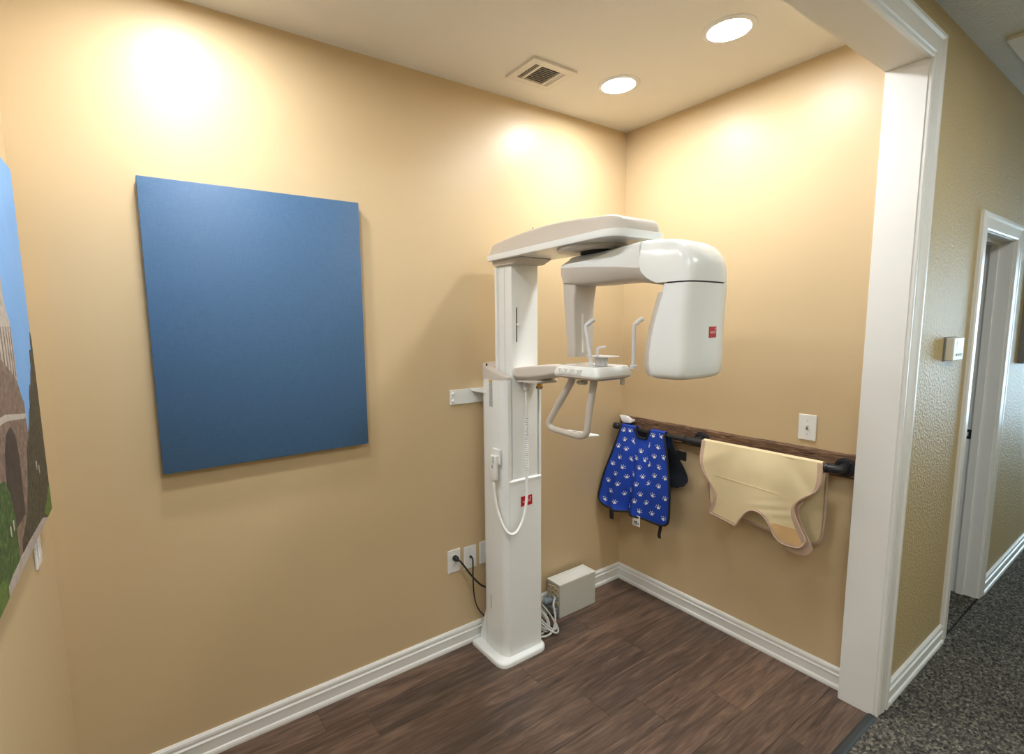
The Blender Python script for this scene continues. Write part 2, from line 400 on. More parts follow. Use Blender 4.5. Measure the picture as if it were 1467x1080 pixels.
miter_casing('trim_5', [(cx0, 0, 1, 0), (cx0, HS-.004, 1, 1)], 'trim', 'fluted white casing up the right of the opening')
miter_casing('trim_6', [(cx0, HS-.004, 1, 1), (LW+.06, HS-.004, -1, 1)], 'trim', 'fluted white casing across the top of the opening')

# side doorway in the corridor
dr = struct('door_1', (lambda t: (box((DX1, W1, 0), (DX1+.02, W0+.02, DZ), bm=t), box((DX0-.02, W1, 0), (DX0, W0+.02, DZ), bm=t), box((DX0-.02, W1, DZ), (DX1+.02, W0+.02, DZ+.02), bm=t), t)[-1])(bmesh.new()), 'trim', 'white framed side doorway in the corridor')
bm = bmesh.new(); box((DX1-.012, -1.326, 0), (DX1, -1.294, DZ), bm=bm); obj('stop', bm, 'trim', dr)
bm = bmesh.new(); box((DX0, -1.326, DZ-.012), (DX1-.012, -1.294, DZ), bm=bm); obj('stop', bm, 'trim', dr)
DC = .082
DPR = [(0, 0), (0, .010), (.006, .013), (.05, .016), (.062, .018), (.074, .018), (.082, .012), (.082, 0)]
def dcas(path):
    return loft([[Vector((x+ox*u, W1-d, z+oz*u)) for u, d in DPR] for x, z, ox, oz in path])
obj('casing', dcas([(DX0-.006, 0, -1, 0), (DX0-.006, DZ+.006, -1, 1)]), 'trim', dr)
obj('casing', dcas([(DX1+.006, 0, 1, 0), (DX1+.006, DZ+.006, 1, 1)]), 'trim', dr)
obj('casing', dcas([(DX0-.006, DZ+.006, -1, 1), (DX1+.006, DZ+.006, 1, 1)]), 'trim', dr)
sp = obj('strike_plate', box((DX1-.003, -1.292, .935), (DX1-.0002, -1.255, .99)), 'black', dr)
obj('strike_hole', box((DX1-.0036, -1.280, .952), (DX1-.003, -1.268, .974)), 'grey', sp)
# door leaf, open into the side room behind the far jamb
lf = obj('door_leaf', box((DX1-.045, W0+.025, .012), (DX1-.008, W0+.60, 2.025), .002, 1), 'doorgrey', dr)
obj('knob', lathe([(.012, 0), (.012, -.03), (.027, -.04), (.029, -.055), (.02, -.068), (.004, -.07)], (DX1-.045, W0+.54, .96), 'x', 16), 'alu', lf, True)

# ------------------------------------------------------------------ ceiling fittings
def downlight(x, y, label):
    t = empty('recessed_downlight', (x, y, H))
    tag(t, label, 'ceiling light', 'recessed downlights of the alcove')
    obj('trim_ring', lathe([(.072, -.002), (.076, -.007), (.088, -.006), (.095, -.0025), (.096, -.0002), (.072, -.0002)], (x, y, H), 'z', 40), 'trim', t, True, 40)
    obj('diffuser', lathe([(.001, -.0045), (.05, -.0042), (.0725, -.0032), (.0725, -.0008), (.001, -.0008)], (x, y, H), 'z', 40), 'can', t)
downlight(-.518, -.900, 'round recessed downlight nearest the opening header')
downlight(-.521, -.377, 'round recessed downlight between the vent and the corner')
downlight(-2.27, -.377, 'round recessed downlight above the blue canvas, out of frame')
downlight(-2.27, -.900, 'round recessed downlight above the landscape print, out of frame')
# air register with a slatted middle and two side-throw banks
vx0, vx1, vy0, vy1 = -1.022, -.777, -.364, -.167
v = empty('air_vent', (-.90, -.265, H)); tag(v, 'cream slatted square air register on the alcove ceiling', 'vent')
def ring_frame(x0, x1, y0, y1, wd, z0, z1, bev=.001):
    t = bmesh.new()
    for lo, hi in (((x0, y0, z0), (x1, y0+wd, z1)), ((x0, y1-wd, z0), (x1, y1, z1)), ((x0, y0+wd, z0), (x0+wd, y1-wd, z1)), ((x1-wd, y0+wd, z0), (x1, y1-wd, z1))): box(lo, hi, bm=t)
    return t
obj('backing', box((vx0+.02, vy0+.02, H-.0012), (vx1-.02, vy1-.02, H-.0002)), 'ventdark', v)
obj('frame', ring_frame(vx0, vx1, vy0, vy1, .034, H-.010, H-.0003), 'ventpaint', v)
ix0, ix1, iy0, iy1 = vx0+.034, vx1-.034, vy0+.034, vy1-.034
c0, c1 = ix0+.040, ix1-.030
obj('divider', box((c0-.010, iy0, H-.009), (c0, iy1, H-.0012)), 'ventpaint', v)
obj('divider', box((c1, iy0, H-.009), (c1+.010, iy1, H-.0012)), 'ventpaint', v)
ns = 10
for i in range(ns):
    y = iy0 + (i+.5)*(iy1-iy0)/ns
    obj('slat', prism([(y-.0035, H-.0085), (y-.0022, H-.0090), (y+.0045, H-.0025), (y+.0032, H-.0020)], 'x', c0, c1), 'ventpaint', v)
for i in range(3):
    x = ix0 + .004 + i*.0105
    obj('side_slat', prism([(x-.002, H-.0088), (x, H-.0092), (x+.005, H-.0030), (x+.003, H-.0026)], 'y', iy0, iy1), 'ventpaint', v)
for i in range(2):
    x = c1 + .015 + i*.0075
    obj('side_slat', prism([(x-.003, H-.0030), (x-.001, H-.0026), (x+.005, H-.0088), (x+.003, H-.0092)], 'y', iy0, iy1), 'ventpaint', v)
v = empty('corridor_vent', (.75, -1.6, H)); tag(v, 'pale slatted air register on the corridor ceiling', 'vent')
obj('frame', ring_frame(.50, 1.00, -1.80, -1.462, .05, H-.012, H-.0003), 'ventpaint', v)
obj('backing', box((.54, -1.76, H-.0012), (.96, -1.50, H-.0002)), 'ventdark', v)
for i in range(9):
    y = -1.742 + i*.029
    obj('slat', prism([(y-.006, H-.011), (y-.004, H-.012), (y+.012, H-.003), (y+.010, H-.0024)], 'x', .55, .95), 'ventpaint', v)
def fill_troffer(x, y, label):  # unseen panel added to fill the alcove with light from the corridor
    t = empty('fill_panel', (x, y, H)); tag(t, label, 'ceiling light', 'added corridor fill light panels')
    obj('frame', ring_frame(x-.6, x+.6, y-.3, y+.3, .02, H-.012, H-.0003), 'trim', t)
    obj('diffuser', box((x-.58, y-.28, H-.008), (x+.58, y+.28, H-.001)), 'fill_troffer', t)
fill_troffer(-1.9, -2.55, 'added fill light panel over the viewpoint, out of frame')
fill_troffer(-3.6, -2.55, 'added fill light panel left of the viewpoint, out of frame')
fill_troffer(.1, -2.55, 'added fill light panel opposite the white jamb, out of frame')

# ------------------------------------------------------------------ wall art
cv = empty('wall_canvas', (-2.065, 0, 1.64)); tag(cv, 'large plain blue stretched canvas on the back wall', 'canvas')
o = obj('canvas', box((-.379, -.018, -.502), (.379, .018, .502), .003, 2), 'canvas', None, True, 35); o.location = (-2.065, -.0215, 1.640); o.parent = cv; o.matrix_parent_inverse = cv.matrix_world.inverted()
for z_ in (1.15, 2.09): obj('stretcher_bar', box((-2.43, -.0035, z_), (-1.70, -.0005, z_+.04)), 'barn', cv)

px = LW+.001
pr = empty('landscape_print', (LW, -.63, 1.6)); tag(pr, 'canvas print of a domed stone building under blue sky on left wall', 'picture')
cvb = obj('canvas', box((px, -1.08, 1.122), (px+.029, -.172, 2.082), .002, 1), 'p_sky', pr)
def flat(name, pts, m, lift):
    t = bmesh.new()
    vs = [t.verts.new((px+.029+lift, y, z)) for y, z in pts]; ws = [t.verts.new((px+.0288, y, z)) for y, z in pts]; n = len(pts)
    t.faces.new(vs)
    for i in range(n): t.faces.new((vs[i], vs[(i+1) % n], ws[(i+1) % n], ws[i]))
    return obj(name, t, m, cvb)
flat('printed_dome', [(-.43, 1.527), (-.428, 1.618), (-.436, 1.665), (-.46, 1.69), (-.475, 1.72), (-.475, 1.80), (-.52, 1.88), (-.58, 1.93), (-.64, 1.88), (-.70, 1.80), (-.70, 1.52)], 'p_pale', .0003)
for i in range(7):
    y = -.437 - i*.021 - i*i*.0012
    flat('printed_column_gap', [(y, 1.535), (y, 1.655), (y-.008, 1.655), (y-.008, 1.535)], 'p_stone', .0006)
flat('printed_facade', [(-.385, 1.123), (-.385, 1.468), (-.40, 1.475), (-.445, 1.53), (-.58, 1.585), (-.90, 1.60), (-1.07, 1.56), (-1.07, 1.123)], 'p_stone', .0009)
flat('printed_cornice', [(-.383, 1.425), (-.383, 1.437), (-.60, 1.465), (-.90, 1.47), (-.90, 1.455), (-.60, 1.45)], 'p_pale', .0012)
flat('printed_arch', [(-.53, 1.22), (-.52, 1.36), (-.535, 1.41), (-.575, 1.435), (-.62, 1.425), (-.655, 1.39), (-.67, 1.33), (-.68, 1.22)], 'p_dark', .0012)
ft = [(-.175, 1.125), (-.175, 1.62)]
rnd = random.Random(3)
for i in range(13):
    f = i/12; ft.append((-.18-.17*f**1.2+rnd.uniform(-.008, .008), 1.64-.22*f+rnd.uniform(-.015, .012)))
ft += [(-.42, 1.36), (-.46, 1.28), (-.52, 1.21), (-.60, 1.175), (-.60, 1.125)]
flat('printed_tree', ft, 'p_tree', .0015)
flat('printed_bush', [(-.64, 1.13), (-.635, 1.24), (-.65, 1.30), (-.69, 1.34), (-.74, 1.345), (-.80, 1.31), (-1.0, 1.34), (-1.07, 1.30), (-1.07, 1.13)], 'p_bush', .0015)
flat('printed_path', [(-.26, 1.124), (-.33, 1.146), (-.54, 1.153), (-.72, 1.150), (-.81, 1.138), (-.81, 1.124)], 'p_path', .0018)
flat('printed_lawn', [(-.77, 1.124), (-.765, 1.150), (-.80, 1.172), (-.90, 1.18), (-1.07, 1.18), (-1.07, 1.124)], 'p_grass', .0020)
flat('printed_lawn', [(-.176, 1.124), (-.176, 1.20), (-.25, 1.165), (-.30, 1.150), (-.25, 1.124)], 'p_grass', .0020)
for (y, z) in ((-.33, 1.29), (-.30, 1.272), (-.66, 1.235), (-.69, 1.232)):
    flat('printed_lamp_globe', [(y+.005*math.cos(a*math.pi/4), z+.012*math.sin(a*math.pi/4)) for a in range(8)], 'p_pale', .0022)
# ------------------------------------------------------------------ wall plates
def plate_y(name, cx, cz, label, cat, group=None):
    t = empty(name, (cx, 0, cz)); tag(t, label, cat, group)
    obj('cover_plate', box((cx-.037, -.0065, cz-.059), (cx+.037, -.0003, cz+.059), .0022, 2), 'plate', t)
    for dz in ((0,) if cat == 'outlet' else (-.042, .042)):
        obj('screw', lathe([(.003, 0), (.003, -.0012), (.001, -.0016)], (cx, -.0065, cz+dz), 'y', 10), 'alu', t)
    return t
t = plate_y('power_outlet', -1.247, .464, 'white duplex power outlet with a black plug in its upper socket', 'outlet')
for dz in (-.0195, .0195):
    s = obj('socket', lathe([(.0165, 0), (.0165, -.0015), (.015, -.002), (.001, -.002)], (-1.247, -.0065, .464+dz), 'y', 20), 'plate', t)
    for dx in (-.0064, .0064): obj('slot', box((-1.247+dx-.001, -.0090, .464+dz-.001), (-1.247+dx+.001, -.0085, .464+dz+.007)), 'black', s)
    obj('ground_hole', lathe([(.0025, 0), (.0025, -.0005)], (-1.247, -.0085, .464+dz-.007), 'y', 10), 'black', s)
t = plate_y('cable_plate', -1.150, .458, 'white wall plate with a thin black cable leaving its centre', 'wall plate')
obj('grommet', lathe([(.007, 0), (.007, -.004), (.005, -.006), (.001, -.006)], (-1.150, -.0065, .460), 'y', 14), 'black', t)
t = plate_y('phone_jack', -1.054, .460, 'white wall plate with an empty jack beside the column', 'wall plate')
s = obj('jack', lathe([(.011, 0), (.011, -.002), (.009, -.0025), (.001, -.0025)], (-1.054, -.0065, .462), 'y', 18), 'plate', t)
obj('jack_hole', box((-1.058, -.0096, .458), (-1.050, -.0090, .468)), 'black', s)
t = empty('light_switch', (0, -1.044, 1.156)); tag(t, 'white toggle light switch above the wooden rail board', 'switch')
obj('cover_plate', box((-.0065, -1.080, 1.098), (-.0003, -1.008, 1.214), .0022, 2), 'plate', t)
obj('toggle_frame', box((-.0080, -1.0495, 1.144), (-.0062, -1.0385, 1.168), .0005, 1), 'plate', t)
obj('toggle_slot', box((-.0084, -1.0475, 1.146), (-.0079, -1.0405, 1.157)), 'mark', t)
obj('toggle', prism([(-.0075, 1.156), (-.0075, 1.166), (-.019, 1.171), (-.020, 1.165)], 'y', -1.0475, -1.0405), 'plate', t)
for dz in (-.03, .03): obj('screw', lathe([(.003, 0), (.003, -.0012), (.001, -.0016)], (-.0065, -1.044, 1.156+dz), 'x', 10), 'alu', t)
t = empty('rocker_switch', (LW, -.275, 1.05)); tag(t, 'white switch plate half hidden under the landscape print', 'switch')
obj('cover_plate', box((LW+.0003, -.312, .996), (LW+.0065, -.240, 1.112), .0022, 2), 'plate', t)
obj('rocker', box((LW+.0062, -.293, 1.022), (LW+.0105, -.259, 1.088), .0015, 1), 'plate', t)
# thermostat on the corridor wall
t = empty('thermostat', (.475, W1, 1.5)); tag(t, 'ivory thermostat with a small green screen beside the side door', 'thermostat')
obj('back_plate', box((.402, W1-.006, 1.448), (.556, W1-.0003, 1.552), .001, 1), 'mark', t)
obj('housing', box((.405, W1-.034, 1.451), (.553, W1-.006, 1.549), .004, 2), 'ivory', t)
obj('screen', box((.45, W1-.0348, 1.505), (.53, W1-.034, 1.537)), 'lcd', t)
for k in range(3): obj('button', box((.45+k*.03, W1-.037, 1.470), (.468+k*.03, W1-.034, 1.480), .001, 1), 'grey', t)
t = empty('framed_picture', (2.2, W1, 1.7)); tag(t, 'grey framed picture on the corridor wall beyond the side door', 'picture')
fr = bmesh.new()
for lo, hi in (((1.85, W1-.028, 1.357), (2.55, W1-.001, 1.382)), ((1.85, W1-.028, 1.925), (2.55, W1-.001, 1.95)), ((1.85, W1-.028, 1.382), (1.875, W1-.001, 1.925)), ((2.525, W1-.028, 1.382), (2.55, W1-.001, 1.925))): box(lo, hi, bm=fr)
obj('frame', fr, 'mark', t); obj('picture_sheet', box((1.875, W1-.012, 1.382), (2.525, W1-.001, 1.925)), 'doorgrey', t)
# ------------------------------------------------------------------ panoramic x-ray machine
mc = empty('panoramic_xray_machine', (-.99, -.16, 0))
tag(mc, 'white dental panoramic x-ray machine on a column against the back wall', 'x-ray machine')
# base
bp2 = rpoly([(-1.166, -.030), (-1.166, -.288), (-.870, -.288), (-.870, -.030)], [.012, .055, .055, .012], 8)
secs = []
for z, s in ((.0005, 0), (.016, 0), (.022, .002), (.025, .008)):
    secs.append([Vector((x+(s if x < -1.018 else -s), y+(s if y < -.16 else -s), z)) for x, y in bp2])
obj('base_plate', loft(secs), 'white', mc, True, 50)
obj('rear_fin', prism([(-.118, .025), (-.034, .025), (-.034, .045), (-.112, .28)], 'x', -1.112, -1.106), 'white', mc)
# lower column: full outline up to the front panel, then a U around the mast
def outline(front):
    return rpoly([(-1.091, -.2535), (-1.113, -.232), (-1.121, -.165), (-1.118, -.085), (-1.075, -.055), (-.905, -.055), (-.866, -.085), (-.860, -.165), (-.868, -.232), (-.890, -.2535)],
                 [.002, .018, .05, .03, .03, .03, .03, .05, .018, .002], 6)
lc = obj('lower_column', loft([[Vector((x, y, z)) for x, y in outline(0)] for z in (.025, .30, .60, .895)]), 'white', mc, True, 30)
obj('front_panel', box((-1.086, -.2565, .03), (-.894, -.2530, .902), .0015, 1), 'white', mc)
obj('panel_lip', prism([(-.2600, .896), (-.2530, .896), (-.245, .905), (-.250, .910), (-.2600, .904)], 'x', -1.087, -.893), 'white', mc)
obj('side_slot', box((-1.1225, -.147, .235), (-1.1185, -.140, .305)), 'grey', mc)
U = [(-1.091, -.2535), (-1.113, -.232), (-1.121, -.165), (-1.118, -.085), (-1.075, -.055), (-.905, -.055), (-.866, -.085), (-.860, -.165), (-.868, -.232), (-.890, -.2535),
     (-.901, -.2535), (-.901, -.118), (-1.072, -.118), (-1.072, -.2535)]
Ur = [.002, .018, .05, .03, .03, .03, .03, .05, .018, .002, 0, 0, 0, 0]
uo = rpoly(U, Ur, 6)
obj('column_shell', loft([[Vector((x, y, z)) for x, y in uo] for z in (.895, 1.14, 1.385)]), 'white', mc, True, 30)
def sc_(x, y, z, s): return Vector((-.9905+(x+.9905)*s, y, z))
capz = lambda y: 1.398 + (min(.0, max(-.2535, y))+.2535)*.30
cp = obj('shell_cap', loft([[sc_(x, y, 1.385, 1.012) for x, y in uo], [sc_(x, y, capz(y)-.008, 1.012) for x, y in uo], [sc_(x, y, capz(y), 1.0) for x, y in uo]]), 'beige', mc, True, 35)
obj('cap_screw', lathe([(.004, 0), (.004, .010), (.001, .012)], (-1.10, -.10, capz(-.1)-.001), 'z', 10), 'black', mc)
# mast
ms = obj('mast', loft([[Vector((x, y, z)) for x, y in rpoly([(-1.064, -.2495), (-1.064, -.128), (-.906, -.128), (-.906, -.2495)], .004, 3)] for z in (.90, 1.40, 1.905)]), 'white', mc, True, 35)
for y in (-.155, -.200): obj('mast_groove', box((-1.0652, y-.0012, .92), (-1.0638, y+.0012, 1.90)), 'grey', ms)
obj('mast_side_rail', box((-1.0695, -.1465, 1.40), (-1.064, -.1305, 1.90), .001, 1), 'white', ms)
obj('carriage_seam', box((-1.0645, -.2502, 1.3855), (-.9055, -.2494, 1.3867)), 'grey', ms)
obj('height_slot', box((-1.0375, -.2508, 1.557), (-1.0325, -.2493, 1.714)), 'gap', ms)
obj('slot_knob', lathe([(.006, 0), (.006, -.006), (.0085, -.008), (.0085, -.013), (.004, -.015), (.001, -.015)], (-1.030, -.2508, 1.637), 'y', 14), 'plate', ms, True, 40)
# warning label on the shell
lb = obj('rating_label', box((-1.1226, -.172, 1.255), (-1.1200, -.150, 1.382)), 'labelgrey', mc)
obj('label_band', box((-1.1230, -.172, 1.372), (-1.1226, -.150, 1.382)), 'yellow', lb)
# wall bracket
br = obj('wall_bracket', box((-1.250, -.010, 1.256), (-1.035, -.0005, 1.328), .001, 1), 'white', mc)
obj('bracket_flange', box((-1.13, -.115, 1.316), (-1.035, -.010, 1.330)), 'white', br)
for dz in (1.275, 1.309): obj('bolt', lathe([(.0085, 0), (.0085, -.004), (.006, -.007), (.001, -.007)], (-1.236, -.010, dz), 'y', 12), 'plate', br)

# overhead arm (along -y), lofted along y
def arm_hw(y): return .112 + (.150-.112)*min(1, max(0, (-y-.10)/.70))
def arm_sec(y, hw, z0, z1, inset, r=.018):
    pts = rpoly([(-hw, z0), (hw, z0), (hw-inset, z1), (-hw+inset, z1)], [.004, .004, r, r], 5)
    return [Vector((-.990+x, y, z)) for x, z in pts]
def nose(y0, ln, k=9):   # extra sections closing the front as a rounded nose
    return [(y0-ln*math.sin(a*math.pi/2/k), math.cos(a*math.pi/2/k)) for a in range(1, k+1)]
def ztop(y):
    f = -y
    ks = [(.10, 2.006), (.18, 2.015), (.35, 2.030), (.55, 2.033), (.72, 2.020), (.80, 2.010)]
    for (a, za), (b, zb) in zip(ks, ks[1:]):
        if f <= b: return za+(zb-za)*max(0, (f-a)/(b-a))
    return ks[-1][1]
S = []
for y in (-.128, -.132, -.2, -.3, -.4, -.5, -.6, -.7, -.78, -.82):
    hw = arm_hw(y)-.003; zt = ztop(y)
    if y == -.128: hw -= .006; zt -= .006
    S.append(arm_sec(y, hw, 1.955, zt, .028))
for y, c in nose(-.82, .075):
    hw = (arm_hw(-.8)-.003)*(.56+.44*c); S.append(arm_sec(y, hw, 1.955, 1.967+(ztop(-.8)-1.967)*(.25+.75*c), .030*(.4+.6*c)))
ab = obj('arm_cover', loft(S), 'beige', mc, True, 40)
obj('cover_screw', lathe([(.003, 0), (.003, -.002)], (-1.1245, -.47, 2.020), 'x', 10), 'mark', ab)
S = []
for y in (-.122, -.2, -.4, -.6, -.8, -.825): S.append(arm_sec(y, arm_hw(y), 1.929, 1.955, -.000, .002))
for y, c in nose(-.825, .076): S.append(arm_sec(y, arm_hw(-.8)*(.58+.42*c), 1.929, 1.955, 0, .002))
obj('arm_lip', loft(S), 'white', mc, True, 40)
obj('arm_mount', prism([(-.128, 1.929), (-.128, 1.915), (-.145, 1.905), (-.285, 1.905), (-.335, 1.924), (-.335, 1.929)], 'x', -1.080, -.900, bev=.003, seg=2), 'beige', mc)
obj('bearing_ring', lathe([(.001, 1.9285), (.134, 1.9285), (.134, 1.919), (.122, 1.9125), (.001, 1.9125)], (-.985, -.655, 0), 'z', 40), 'beige', mc, True, 40)
obj('bearing_gap', lathe([(.001, 1.9125), (.070, 1.9125), (.070, 1.904), (.001, 1.904)], (-.972, -.680, 0), 'z', 32), 'gap', mc)

# C-arm; local a = towards the tube, b = across
TH = math.radians(86); AV = Vector((math.cos(TH), -math.sin(TH), 0)); BV = Vector((math.sin(TH), math.cos(TH), 0)); PP = Vector((-.97, -.68, 0))
def C(a, b, z): return PP + AV*a + BV*b + Vector((0, 0, z))
def csec(a, pts): return [C(a, b, z) for b, z in pts]
# white upper shell of the beam
def interp(ks, t):
    if t <= ks[0][0]: return ks[0][1]
    for (a, va), (b, vb) in zip(ks, ks[1:]):
        if t <= b: return va+(vb-va)*(t-a)/(b-a)
    return ks[-1][1]
zdiv = [(-.135, 1.858), (.02, 1.848), (.16, 1.833), (.26, 1.818), (.31, 1.80)]
ztp = [(-.135, 1.884), (-.112, 1.902), (.09, 1.908), (.27, 1.909), (.32, 1.908)]
hwb = [(-.135, .070), (-.08, .082), (.08, .087), (.16, .100), (.21, .114), (.262, .1275), (.32, .128)]
zwh = [(-.135, 1.866), (-.06, 1.868), (.02, 1.874), (.09, 1.884), (.14, 1.896), (.18, 1.900), (.32, 1.898)]
S = []
for a in (-.134, -.128, -.112, -.06, 0, .06, .12, .16, .19, .22, .24, .262):
    h = interp(hwb, a); zd, zt, zw = interp(zdiv, a), interp(ztp, a), interp(zwh, a); k_ = interp([(.1, .045), (.26, .024)], a)
    S.append(csec(a, rpoly([(-h, zd), (h, zd), (h, min(zw, zt-.004)), (h-k_, zt), (-h+k_, zt), (-h, min(zw, zt-.004))], [.001, .001, .004, .010, .010, .004], 4)))
bu = obj('c_arm_beam', loft(S), 'white', mc, True, 40)
for sg in (-1, 1):
    S = []
    for a in (-.131, -.112, -.05, .02, .07, .11, .135):
        h = interp(hwb, a); zt, zw = interp(ztp, a), interp(zwh, a); k_ = interp([(.1, .045), (.26, .024)], a); q = interp([(.07, 0), (.135, .85)], a)
        lo = (-h+.003+(k_-.003)*q, zw+.002+(zt-zw)*q); hi_ = (-h+k_+.012, zt+.0012)
        S.append(csec(a, [(sg*lo[0]-sg*.0012, lo[1]+.0012), (sg*hi_[0], hi_[1]), (sg*hi_[0]+sg*.004, hi_[1]-.006), (sg*lo[0]+sg*.006, lo[1]-.004)]))
    obj('beam_top_inlay', loft(S), 'beige', bu, True, 40)
# warm grey underside, rounding up into the tube head
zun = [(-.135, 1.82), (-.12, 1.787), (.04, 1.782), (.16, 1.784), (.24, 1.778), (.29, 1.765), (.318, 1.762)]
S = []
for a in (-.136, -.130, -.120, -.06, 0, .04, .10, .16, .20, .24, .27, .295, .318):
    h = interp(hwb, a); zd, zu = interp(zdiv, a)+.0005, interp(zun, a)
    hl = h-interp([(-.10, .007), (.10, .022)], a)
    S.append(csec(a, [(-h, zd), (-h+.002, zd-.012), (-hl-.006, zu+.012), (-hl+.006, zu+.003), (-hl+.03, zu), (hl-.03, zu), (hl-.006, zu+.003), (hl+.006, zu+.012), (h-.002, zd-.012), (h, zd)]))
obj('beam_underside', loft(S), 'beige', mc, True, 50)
# tube head: stacked plan outlines
def head_plan(ain, aco, aend, hi, ho, r=.024, rin=.028):
    # front corners are soft, the outer end bulges slightly
    pts = [(ain, -hi), (aco, -ho), (aend, 0), (aco, ho), (ain, hi)]
    return rpoly([(ain, -hi), (aco, -ho), (aend, -ho*.5), (aend, ho*.5), (aco, ho), (ain, hi)], [rin, r, .03, .03, r, rin], 6)
HZ = [  # z, a_in, a_corner, a_end, half width inner, half width outer
    (1.452, .345, .402, .415, .100, .095), (1.454, .322, .416, .430, .118, .112), (1.460, .308, .424, .438, .128, .122), (1.472, .300, .428, .443, .134, .128), (1.500, .296, .430, .446, .137, .131), (1.540, .297, .430, .447, .138, .132),
    (1.580, .302, .429, .447, .138, .132), (1.620, .309, .429, .447, .137, .132), (1.660, .318, .431, .447, .135, .132), (1.700, .328, .433, .448, .133, .131), (1.735, .338, .436, .450, .131, .129), (1.7605, .345, .438, .450, .130, .128)]
def hsec(z, ain, aco, aend, hi, ho, r=.024, rin=.028): return [C(a, b, z) for a, b in head_plan(ain, aco, aend, hi, ho, r, rin)]
hd = obj('tube_head', loft([hsec(*h) for h in HZ]), 'white', mc, True, 55)
S = []
for (z, ain, aco, aend, hi, ho) in HZ[2:-1]:
    S.append([C(a, b, z) for a, b in rpoly([(ain-.010, -hi*.90), (ain+.012, -hi-.0012), (ain+.03, -hi*.9), (ain+.03, hi*.9), (ain+.012, hi+.0012), (ain-.010, hi*.90)], .008, 3)])
obj('collimator_face', loft(S), 'beige', hd, True, 45)
obj('tube_head_seam', loft([hsec(z, .352, .430, .447, .124, .116) for z in (1.7605, 1.7655)]), 'gap', mc)
CZ = [(1.7655, .325, .438, .450, .129, .128), (1.775, .305, .438, .450, .129, .127), (1.785, .288, .438, .450, .129, .127), (1.805, .268, .437, .449, .1285, .126), (1.825, .260, .434, .446, .128, .124), (1.845, .257, .428, .440, .127, .121), (1.865, .257, .417, .429, .125, .116), (1.882, .257, .401, .413, .121, .109), (1.896, .259, .378, .390, .114, .100), (1.904, .260, .352, .364, .106, .090), (1.9085, .262, .322, .334, .098, .080), (1.9095, .266, .298, .308, .080, .066)]
obj('head_cover', loft([hsec(*h, r=.03, rin=.004) for h in CZ]), 'white', mc, True, 55)
# red emblem on the outer face of the tube head
def end_a(b): return .4585
EB0, EB1, EZ0, EZ1 = -.011, .034, 1.586, 1.622
eb = obj('emblem', loft([[C(aa, b, z) for b, z in ((EB0, EZ0), (EB1, EZ0), (EB1, EZ1), (EB0, EZ1))] for aa in (.4455, .4486)]), 'red', hd); eb['label'] = 'red rectangular maker emblem'
rotE = Matrix((BV, Vector((0, 0, 1)), AV)).transposed().to_4x4()
text_mesh('vatech', .0135, C(.4488, (EB0+EB1)/2, 1.604), rotE, 'logo', 'emblem_lettering', hd)
obj('emblem_dot', lathe([(.0028, .0), (.0028, .0004)], (0, 0, 0), 'z', 10), 'logo', hd).matrix_world = Matrix.Translation(C(.4487, EB1-.008, 1.615)) @ rotE
# sensor head hanging from the other end
S = []
for z, a0, a1, h in ((1.505, -.108, -.070, .056), (1.508, -.110, -.068, .058), (1.56, -.114, -.069, .059), (1.65, -.121, -.071, .061), (1.73, -.126, -.069, .065), (1.80, -.128, -.060, .067)):
    S.append([C(a, b, z) for a, b in rpoly([(a0, -h), (a1, -h), (a1, h), (a0, h)], .010, 4)])
sn = obj('sensor_head', loft(S), 'beige', mc, True, 45)
obj('sensor_window', loft([[C(-.0715, b, z) for b, z in ((-.017, 1.520), (-.007, 1.520), (-.007, 1.676), (-.017, 1.676))], [C(-.0675, b, z) for b, z in ((-.017, 1.520), (-.007, 1.520), (-.007, 1.676), (-.017, 1.676))]]), 'greywhite', sn)

# chin rest arm, table, grips
S = []
for y, hw, z0, z1 in ((-.250, .075, 1.386, 1.440), (-.285, .076, 1.383, 1.446), (-.36, .070, 1.388, 1.455), (-.43, .055, 1.400, 1.462), (-.50, .045, 1.415, 1.463), (-.565, .045, 1.422, 1.465)):
    S.append([Vector((-.985+x, y, z)) for x, z in rpoly([(-hw, z0+.018), (-hw+.02, z0), (hw-.02, z0), (hw, z0+.018), (hw-.008, z1), (-hw+.008, z1)], .008, 3)])
obj('chin_rest_arm', loft(S), 'beige', mc, True, 40)
obj('arm_cap', prism([(-.262, 1.383), (-.262, 1.375), (-.395, 1.375), (-.41, 1.386), (-.40, 1.392)], 'x', -1.045, -.925, bev=.003), 'beige', mc)
es = obj('stop_button', lathe([(.012, 1.376), (.012, 1.366), (.015, 1.365), (.015, 1.353), (.012, 1.350), (.001, 1.350)], (-1.005, -.372, 0), 'z', 18), 'yellow', mc, True, 40)
obj('button_band', lathe([(.0153, 1.362), (.0153, 1.354)], (-1.005, -.372, 0), 'z', 18), 'mark', es)
def tab(z, g, r=.022): return [Vector((x, y, z)) for x, y in rpoly([(-1.103+g, -.562-g), (-1.103+g, -.800+g), (-.905-g, -.800+g), (-.905-g, -.562-g)], r, 5)]
tb = obj('chin_table', loft([tab(1.441, .000), tab(1.450, 0), tab(1.471, .008), tab(1.4755, .012), tab(1.4755, .03), tab(1.4715, .034)]), 'white', mc, True, 35)
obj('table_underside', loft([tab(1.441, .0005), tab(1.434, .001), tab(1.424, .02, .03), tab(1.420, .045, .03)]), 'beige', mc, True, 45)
obj('table_tray', loft([tab(1.4712, .036), tab(1.4728, .036)]), 'beige', tb)
kp = obj('key_panel', prism([(-.598, 1.4425), (-.718, 1.4425), (-.718, 1.4655), (-.598, 1.4655)], 'x', -1.1045, -1.0985, bev=.001, seg=1), 'greywhite', tb)
